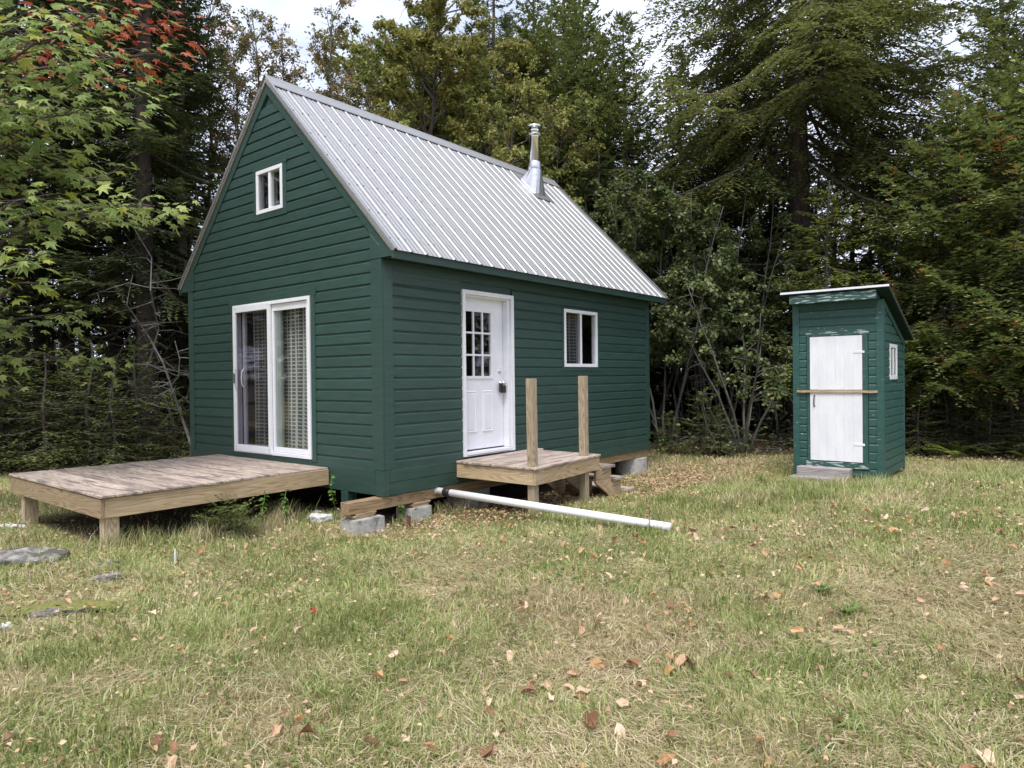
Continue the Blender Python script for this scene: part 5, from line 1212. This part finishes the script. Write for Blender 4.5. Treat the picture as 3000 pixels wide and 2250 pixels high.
def blades(x_, y_, h_, w_, lean, dry, tall=False):
    n = len(x_); z_ = gz(x_, y_)-.004; az = rg.uniform(0, 2*np.pi, n)
    wind = vnoise(x_, y_, 1.1, 5)*6.28*1.5; az = np.where(rg.random(n) < .45, wind+rg.normal(0, .5, n), az)
    dx = np.stack([np.cos(az), np.sin(az), np.zeros(n)], 1); az2 = az+rg.normal(0, .5, n); dx2 = np.stack([np.cos(az2), np.sin(az2), np.zeros(n)], 1)
    fz = az+np.pi/2+rg.normal(0, .6, n); sv = np.stack([np.cos(fz), np.sin(fz), np.zeros(n)], 1)*w_[:, None]/2
    P0 = np.stack([x_, y_, z_+rg.uniform(0, .015, n)], 1)
    l1 = (h_*.5)[:, None]; ca, sa = np.cos(lean)[:, None], np.sin(lean)[:, None]; up = np.array([0, 0, 1.])
    P1 = P0+l1*(up*ca+dx*sa); le2 = np.minimum(lean+rg.uniform(.2, .9, n), 1.75); P2 = P1+l1*(up*np.cos(le2)[:, None]+dx2*np.sin(le2)[:, None])
    P2[:, 2] = np.maximum(P2[:, 2], z_+.006)
    V = np.stack([P0-sv, P0+sv, P1-sv*.85, P1+sv*.85, P2], 1).reshape(-1, 3)
    b = np.arange(n)[:, None]*5; F = np.concatenate([b+np.array([0, 1, 3]), b+np.array([0, 3, 2]), b+np.array([2, 3, 4])], 1).reshape(-1, 3)
    return V, F, np.repeat(dry, 5)
Vs, Fs, Ds_ = [], [], []; off = 0
def grass_layer(n, d0_, d1_, a0, a1, hs, wid, frac_mat=.5):
    global off
    x_, y_ = sample(n, d0_, d1_, a0, a1); wn = woodness(x_, y_)
    tuft_ = vnoise(x_, y_, 2.6, 11)*.6+vnoise(x_, y_, 7, 12)*.4; green = vnoise(x_, y_, .8, 13)*.6+vnoise(x_, y_, 3.1, 14)*.4
    keep = lawn_mask(x_, y_) & (rg.random(n) > wn*.93) & (rg.random(n) < .45+.9*tuft_)
    x_, y_, tuft_, green, wn = [a[keep] for a in (x_, y_, tuft_, green, wn)]; n = len(x_)
    flat = rg.random(n) < frac_mat*(1.25-green)
    h_ = hs*rg.uniform(.5, 1.4, n)*(.55+.9*tuft_); h_ = np.where(flat, h_*1.5, h_)
    lean = np.where(flat, rg.uniform(1.15, 1.5, n), np.abs(rg.normal(.35, .35, n)))
    dry = np.where(flat, .60, .36)+(.5-green)*.5+rg.normal(0, .10, n)
    h_ = h_*(1-.6*np.exp(-((x_-.4)**2+(y_+.3)**2)/.7))*(1-.55*np.exp(-(((x_-6.6)/.6)**2+((y_+3.0)/1.0)**2)))*(1-.5*np.exp(-(((x_-3.4)/.7)**2+((y_+.9)/.6)**2)))      # worn short along the blocks
    w_ = wid*rg.uniform(.6, 1.3, n)*np.where(flat, .8, 1)
    V, F, Dd_ = blades(x_, y_, h_, w_, lean, dry); Vs.append(V); Fs.append(F+off); Ds_.append(Dd_); off += len(V)
grass_layer(125000, 1.8, 5.2, -46, 46, .085, .0062, .62)
grass_layer(100000, 5.2, 9.0, -46, 44, .08, .0078, .55)
grass_layer(80000, 9.0, 15.5, -44, 42, .09, .011)
grass_layer(48000, 1.0, 12, -110, 110, .08, .011)
# long dry strands lying over the short grass
def strands(x_, y_, l_, w_):
    global off
    k_ = lawn_mask(x_, y_) & (woodness(x_, y_) < .5); x_, y_ = x_[k_], y_[k_]; n = len(x_)
    V, F, Dd_ = blades(x_, y_, l_*rg.uniform(.5, 1.4, n), w_*rg.uniform(.6, 1.3, n), rg.uniform(1.25, 1.5, n), .95+rg.normal(0, .1, n)); V = V.copy(); V[:, 2] += .022; Vs.append(V); Fs.append(F+off); Ds_.append(Dd_); off += len(V)
x_, y_ = sample(26000, 2, 7, -46, 46); k_ = vnoise(x_, y_, 1.6, 31)*.6+vnoise(x_, y_, 5, 32)*.4 > .45; strands(x_[k_], y_[k_], .17, .0052)
x_, y_ = sample(16000, 7, 12, -46, 44); k_ = vnoise(x_, y_, 1.6, 31) > .5; strands(x_[k_], y_[k_], .15, .006)
for (cx_, cy_, rad, n) in ((-2.75, -4.25, .42, 5200), (-2.3, -4.0, .35, 2600), (-1.9, -3.2, .5, 2500), (.6, -5.6, .6, 3500), (-.3, -2.1, .6, 2500), (.9, -6.3, .6, 3500), (-1.6, -5.6, .5, 2500)):
    strands(rg.normal(cx_, rad, n), rg.normal(cy_, rad*.6, n), .16, .0055)
# longer tufts: the right-hand knoll, under the deck edge, by the posts and the pipe end
def tuft_at(cx_, cy_, rad, n, h, w_=.005, dry=.35):
    global off
    a = rg.uniform(0, 6.28, n); d_ = np.abs(rg.normal(0, rad, n)); x_ = cx_+d_*np.cos(a); y_ = cy_+d_*np.sin(a)
    k_ = lawn_mask(x_, y_); x_, y_ = x_[k_], y_[k_]; n = len(x_)
    V, F, Dd_ = blades(x_, y_, h*rg.uniform(.5, 1.3, n), w_*rg.uniform(.6, 1.4, n), np.abs(rg.normal(.25, .25, n)), dry+.12+rg.normal(0, .15, n)); Vs.append(V); Fs.append(F+off); Ds_.append(Dd_); off += len(V)
for i in range(95):
    px = rg.uniform(2050, 3300); dp = rg.uniform(7.5, 10.5); a, b = spot(px, dp); tuft_at(a, b, .14, 120, rg.uniform(.10, .22), .006, .22)
for i in range(30):
    a = rg.uniform(-2.6, -.5); tuft_at(a, .9+rg.uniform(-.25, .2), .1, 60, rg.uniform(.12, .26), .005, .45)
for i in range(26):
    px = rg.uniform(1900, 2500); dp = rg.uniform(6.5, 8.5); a, b = spot(px, dp); tuft_at(a, b, .16, 130, rg.uniform(.08, .14), .005, .12)
for a, b, h in ((-2.5, 1.0, .22), (1.2, -1.2, .12), (2.4, -1.15, .12), (3.3, -1.2, .12), (.25, -.05, .14), (.95, .0, .2), (1.3, .1, .2), (pend[0]+.1, pend[1]-.1, .09), (6.75, -4.0, .08), (7.6, -3.95, .12)): tuft_at(a, b, .16, 160, h, .005, .4)
for i in range(170):
    d_ = rg.uniform(3, 8); a = R(39)+R(rg.uniform(-42, 42)); tuft_at(CAM[0]+d_*math.cos(a), CAM[1]+d_*math.sin(a), .05, 45, rg.uniform(.06, .13), .0045, rg.choice([.05, .1, .2, .5]))
me = npmesh('lawn_grass', np.concatenate(Vs), np.concatenate(Fs)); a_ = me.attributes.new('dry', 'FLOAT', 'POINT'); a_.data.foreach_set('value', np.concatenate(Ds_).astype(np.float32))
tag(link('lawn_grass', me, None, M['grass']), kind='stuff')
# clover and small leaves low in the grass
x_, y_ = sample(26000, 2, 13, -46, 44); gn = vnoise(x_, y_, 1.3, 21)*.5+vnoise(x_, y_, 4, 22)*.5; keep = lawn_mask(x_, y_) & (gn > .53); x_, y_ = x_[keep], y_[keep]
V, F = leaves(np.stack([x_, y_, gz(x_, y_)+rg.uniform(.02, .06, len(x_))], 1), .026, rg, 'round', tilt=.35, down=0); tag(link('clover', npmesh('clover', V, F), None, M['clover']), kind='stuff')
# leaf litter: small pieces lying everywhere, thicker beside the steps and along the wood
def litter(n, fn, size, lo=.004, hi=.05):
    x_, y_ = fn(n); k_ = lawn_mask(x_, y_); x_, y_ = x_[k_], y_[k_]
    return leaves(np.stack([x_, y_, gz(x_, y_)+rg.uniform(lo, hi, len(x_))], 1), size, rg, 'ovate', tilt=.7, down=0)
parts_ = [litter(6500, lambda n: sample(n, 2.2, 13, -46, 44), .034, .035, .08), litter(9000, lambda n: [q_[vnoise(a_, b_, .9, 77)*.6+vnoise(a_, b_, 2.7, 78)*.4 > .58] for a_, b_ in [sample(n, 2.2, 12, -46, 44)] for q_ in (a_, b_)], .04, .035, .08), litter(7000, lambda n: (rg.normal(4.9, 1.2, n), rg.normal(-1.3, .65, n)), .05), litter(9000, lambda n: edge_xy(n, rg, -600, 3300, 12.5, 16), .06), litter(900, lambda n: (rg.normal(.3, .7, n), rg.normal(-.35, .25, n)), .04), litter(2500, lambda n: (rg.uniform(.6, 3.5, n), rg.uniform(-1.3, .3, n)), .045), litter(350, lambda n: (rg.uniform(-3.6, -1, n), rg.uniform(-.6, 1.2, n)), .045)]
V = np.concatenate([p_[0] for p_ in parts_]); o_ = 0; Fl = []
for p_ in parts_: Fl.append(p_[1]+o_); o_ += len(p_[0])
tag(link('leaf_litter', npmesh('leaf_litter', V, np.concatenate(Fl)), None, M['litter']), kind='stuff')
# single fallen leaves, the ones that show largest
def dry_leaf(seed):
    r_0 = random.Random(seed); rings = ((.0, 1), (.5, 9), (1.0, 9)); vs = [(0, 0, 0)]; ax = r_0.uniform(.6, .95)
    ph = r_0.uniform(0, 6); fold = r_0.uniform(.5, 1.5)
    for q_, n_ in rings[1:]:
        for i in range(n_):
            a = 2*math.pi*i/n_; rad = q_*.5*(1+(.16*math.sin(3*a+ph)+r_0.uniform(-.14, .14))*(q_ > .6)); x_, y_ = rad*math.cos(a)*1.15, rad*math.sin(a)*ax
            z_ = fold*y_*y_*1.6+.5*x_*x_*math.sin(ph)+r_0.uniform(-.06, .06)*(1+q_); vs.append((x_, y_*(1-.3*fold*abs(y_)), z_))
    fs = [(0, 1+i, 1+(i+1) % 9) for i in range(9)]+[(1+i, 10+i, 10+(i+1) % 9, 1+(i+1) % 9) for i in range(9)]
    me = bpy.data.meshes.new('leaf'); me.from_pydata(vs, [], fs); return me
fl = {}
for kk in ('tan', 'brown', 'orange', 'red'):
    fl[kk] = []
    for s in range(5): m_ = dry_leaf(s*7+len(kk)); m_.materials.append(M['fallen'][kk]); fl[kk].append(m_)
lab = dict(tan='tan dry leaf lying curled in the lawn', brown='dark brown curled leaf lying in the lawn', orange='orange dry leaf lying in the lawn')
rf = np.random.default_rng(5)
def fallen(x_, y_, kk, s, label=None, group=None):
    o = bpy.data.objects.new('fallen_leaf', fl[kk][int(rf.integers(0, 5))]); C.objects.link(o); o.location = (x_, y_, GZ(x_, y_)+rf.uniform(.035, .075)); o.rotation_euler = (rf.normal(0, .4), rf.normal(0, .4), rf.uniform(0, 6.28)); o.scale = (s, s, s)
    tag(o, label or lab[kk], 'leaf', group if (group or label) else kk+' leaves fallen on the lawn')
cnt = 0
while cnt < 300:
    d_ = rf.uniform(2.7, 8.0); a = R(39)+R(rf.uniform(-40, 40)); x_, y_ = CAM[0]+d_*math.cos(a), CAM[1]+d_*math.sin(a)
    dens = .35+.65*(a < R(42)); 
    if rf.random() > dens or vnoise(np.array([x_]), np.array([y_]), 1.3, 79)[0] < rf.uniform(.1, .75) or not bool(lawn_mask(np.array(x_), np.array(y_))) or x_ > -.3 and y_ > -.2: continue
    fallen(x_, y_, rf.choice(['tan', 'tan', 'tan', 'brown', 'orange']), rf.uniform(.035, .085)*(1.1 if d_ < 4.5 else .9)); cnt += 1
def gpt(px, py, zz=-.6):
    d_ = FW+RT*(px-1500)/FPX-UP*(py-1125)/FPX; t = (zz-CAM[2])/d_[2]; p_ = CAM+d_*t; zz2 = GZ(p_[0], p_[1]); t = (zz2-CAM[2])/d_[2]; p_ = CAM+d_*t; return float(p_[0]), float(p_[1])
x_, y_ = gpt(918, 1812); fallen(x_, y_, 'red', .06, 'single bright red leaf on the lawn in front of the cabin corner')
# ------------------------------------------------------------------ stones, stick, weeds
def stone(px, py, sx, sy, sz, label, mat='stone', seed=0, name='stone', rot=0, sink=.3, cat='stone'):
    x_, y_ = gpt(px, py); me = bpy.data.meshes.new(name); bm = bmesh.new(); bmesh.ops.create_icosphere(bm, subdivisions=4, radius=1)
    rr_ = random.Random(seed); ph = [rr_.uniform(0, 6) for _ in range(9)]
    for v in bm.verts:
        c = v.co.copy(); k_ = 1+.16*math.sin(c.x*2.3+ph[0])*math.cos(c.y*2.9+ph[1])+.09*math.sin(c.y*5+ph[2]+c.z*4)+.05*math.sin(c.x*9+ph[3])*math.sin(c.z*8+ph[4]+c.y*6)
        c *= k_; c.z = min(c.z, .62+.14*math.sin(c.x*3+ph[5])+.10*math.sin(c.y*4+ph[6])+.04*math.sin(c.x*11+c.y*7)); v.co = Vector((c.x*sx, c.y*sy, c.z*sz))
    bm.to_mesh(me); bm.free(); me.transform(Matrix.Rotation(rot, 4, 'Z')); me.materials.append(M[mat])
    o = bpy.data.objects.new(name, me); C.objects.link(o); o.location = (x_, y_, GZ(x_, y_)+sz*(.5-sink)); tag(o, label, cat)
RV = math.atan2(RT[1], RT[0])
stone(65, 1648, .36, .20, .13, 'large flat grey lichen-covered stone at the left edge before the low deck', seed=1, rot=RV, sink=.42)
stone(320, 1655, .10, .07, .045, 'small flat grey stone right of the large one', seed=2, rot=RV)
stone(315, 1695, .12, .07, .05, 'grey stone half hidden in grass, nearest the camera of the deck stones', seed=3, rot=RV+.3)
stone(280, 1585, .055, .045, .05, 'small round grey stone against the deck post, upper of the two', seed=4); stone(276, 1612, .07, .05, .035, 'flat grey stone at the foot of the front deck post', seed=5)
stone(938, 1525, .15, .11, .09, 'pale whitish stone near the green post under the cabin', 'stone_pale', seed=6, rot=RV)
stone(930, 1507, .07, .06, .05, 'smaller pale stone behind the whitish one', 'stone_pale', seed=7)
stone(580, 1568, .14, .05, .03, 'thin white stone lying below the fir sapling', 'stone_pale', seed=8, rot=RV)
stone(165, 1805, .20, .05, .05, 'long low grey stone edge in the moss at the lower left', seed=9, rot=RV+.25, sink=.2); stone(5, 1850, .06, .05, .05, 'white stone cut by the left edge of the picture', 'stone_pale', seed=10)
stone(35, 1548, .16, .05, .05, 'pale flat stone beside the far deck post', 'stone_pale', seed=12, rot=RV)
stone(2318, 1392, .08, .06, .03, 'small grey stone at the left foot of the outhouse', seed=11)
stone(175, 810*2.25-35, .38, .12, .05, 'moss patch of yellow-green cushions at the lower left', 'moss', seed=13, name='moss_patch', rot=RV+.2, sink=.38, cat='moss')
x_, y_ = gpt(513, 1655); q = Vector((x_, y_, GZ(x_, y_)))
tag(MB().tube([q+Vector((0, 0, .0)), q+Vector((.01, .02, .07)), q+Vector((.015, .03, .13))], [.012, .011, .008], 7).build('white_stick', M['stone_pale'], None), 'short white peeled stick standing in the grass before the low deck', 'stick')
def weed(px, py, n, l_, wd_, mat, label, name='weed', rise=.5, seed=0, cat='weed'):
    x_, y_ = gpt(px, py); r_0 = random.Random(seed); t_0 = thing(name, label, cat, (x_, y_, GZ(x_, y_)))
    for i in range(n):
        a = r_0.uniform(0, 6.28); L_ = l_*r_0.uniform(.6, 1.1); vs = []; m_ = 5
        for j in range(m_+1):
            t = j/m_; rr_ = L_*t*math.cos(rise*(1-t*.5)); z_ = L_*(math.sin(rise)*t-.35*t*t)+.01; w_ = wd_*math.sin(min(1, t*.8+.2)*math.pi)*(.6+t*.7)
            c = Vector((math.cos(a)*rr_, math.sin(a)*rr_, z_)); s_ = Vector((-math.sin(a), math.cos(a), 0)); vs += [c-s_*w_+Vector((0, 0, w_*.4)), c, c+s_*w_+Vector((0, 0, w_*.4))]
        fs = [(j*3+k_, j*3+k_+1, j*3+k_+4, j*3+k_+3) for j in range(m_) for k_ in range(2)]
        me = bpy.data.meshes.new('leaf'); me.from_pydata(vs, [], fs); me.materials.append(M[mat]); o = bpy.data.objects.new('leaf', me); C.objects.link(o); o.parent = t_0
    return t_0
weed(2490, 2150, 22, .115, .011, 'weed', 'rosette weed of pale green leaves at the lower right', rise=.9, seed=1)
weed(2480, 1800, 24, .16, .008, 'weed', 'grassy green rosette in the dry lawn, upper of the two at right', rise=1.0, seed=2)
weed(2400, 1730, 20, .15, .009, 'weed', 'small green rosette weed left behind the grassy one', rise=1.0, seed=5)
weed(2400, 2215, 14, .12, .018, 'weed', 'broad-leaved weed at the bottom edge right of centre', rise=.6, seed=3)
weed(1350, 2150, 12, .10, .012, 'weed', 'small green weed beside the dry thatch in the foreground', rise=.6, seed=4)
def fern(px, dp, n, l_, label, seed):
    x_, y_ = spot(px, dp); r_0 = np.random.default_rng(seed); t_0 = thing('fern', label, 'fern', (x_, y_, GZ(x_, y_)))
    for i in range(n):
        a = r_0.uniform(0, 6.28); T_ = Tris(); L_ = l_*r_0.uniform(.7, 1.1); K_ = 16; el_ = r_0.uniform(.7, 1.2)
        for j in range(1, K_):
            t = j/K_; c = np.array([math.cos(a)*L_*t*math.cos(el_*(1-t*.7)), math.sin(a)*L_*t*math.cos(el_*(1-t*.7)), L_*(math.sin(el_)*t-.5*t*t)+.02]); s_ = np.array([-math.sin(a), math.cos(a), -.1]); f_0 = np.array([math.cos(a), math.sin(a), 0])
            w_ = .20*L_*math.sin(min(1., 1.15-t)*math.pi*.8)
            for sd_ in (-1, 1): T_.add([c-f_0*.012, c+f_0*.018, c+s_*sd_*w_+f_0*w_*.35])
        o = link('frond', T_.mesh('frond'), None, M['fern']); o.parent = t_0
fern(2800, 13.2, 12, .62, 'bright yellow-green fern at the wood edge right of the outhouse', 1)
fern(2905, 13.4, 10, .5, 'smaller fern at the right edge of the wood', 2); fern(2990, 13.0, 8, .4, 'fern cut by the right edge of the picture', 3)
x_, y_ = gpt(1902, 1560); q = np.array([x_, y_, GZ(x_, y_)]); T_ = Tris(); g = MB(); g.tube([q, q+[.01, 0, .2], q+[.02, .01, .36]], [.004, .003, .002], 5)
rr0 = np.random.default_rng(3)
for i in range(40): t = rr0.uniform(.15, .36); c = q+np.array([.015, 0, t]); v = rr0.normal(0, .02, 3); T_.add([c, c+v, c+v*.5+rr0.normal(0, .01, 3)])
dw = thing('dead_weed', 'brown dead weed stalk standing before the end of the white pipe', 'weed', tuple(q)); g.build('stem', M['bark'], dw); link('seed_head', T_.mesh('seed_head'), dw, M['litter'])
# sparse leafy stems growing under the deck and beam
def stalk(x_, y_, h, label, seed):
    r_0 = np.random.default_rng(seed); q = np.array([x_, y_, GZ(x_, y_)]); t_0 = thing('leafy_stalk', label, 'plant', tuple(q)); pts = [q+np.array([.04*math.sin(i*1.1+seed), .04*math.cos(i*.8+seed), h*i/5]) for i in range(6)]
    g_ = MB(); g_.tube(pts, [.004]*6, 5); g_.build('stem', M['weed'], t_0); P_ = np.array([polypt(pts, r_0.uniform(.3, .99))[0] for _ in range(22)]); V, F = leaves(P_, .06, r_0, 'ovate', tilt=.5, down=.1); link('leaf_cluster', npmesh('leaf_cluster', V, F), t_0, M['weed'])['kind'] = 'stuff'
stalk(-.25, .62, .55, 'tall leafy stalk beside the deck corner and the green post', 1); stalk(-.75, .8, .42, 'leafy stalk under the near edge of the low deck', 2); stalk(-1.05, .75, .45, 'thin stalk with few leaves under the middle of the deck edge', 3)
stalk(.24, -.02, .24, 'small green plant between the two concrete blocks', 4); stalk(6.5, -.15, .6, 'green stalk at the far right corner of the cabin', 5)
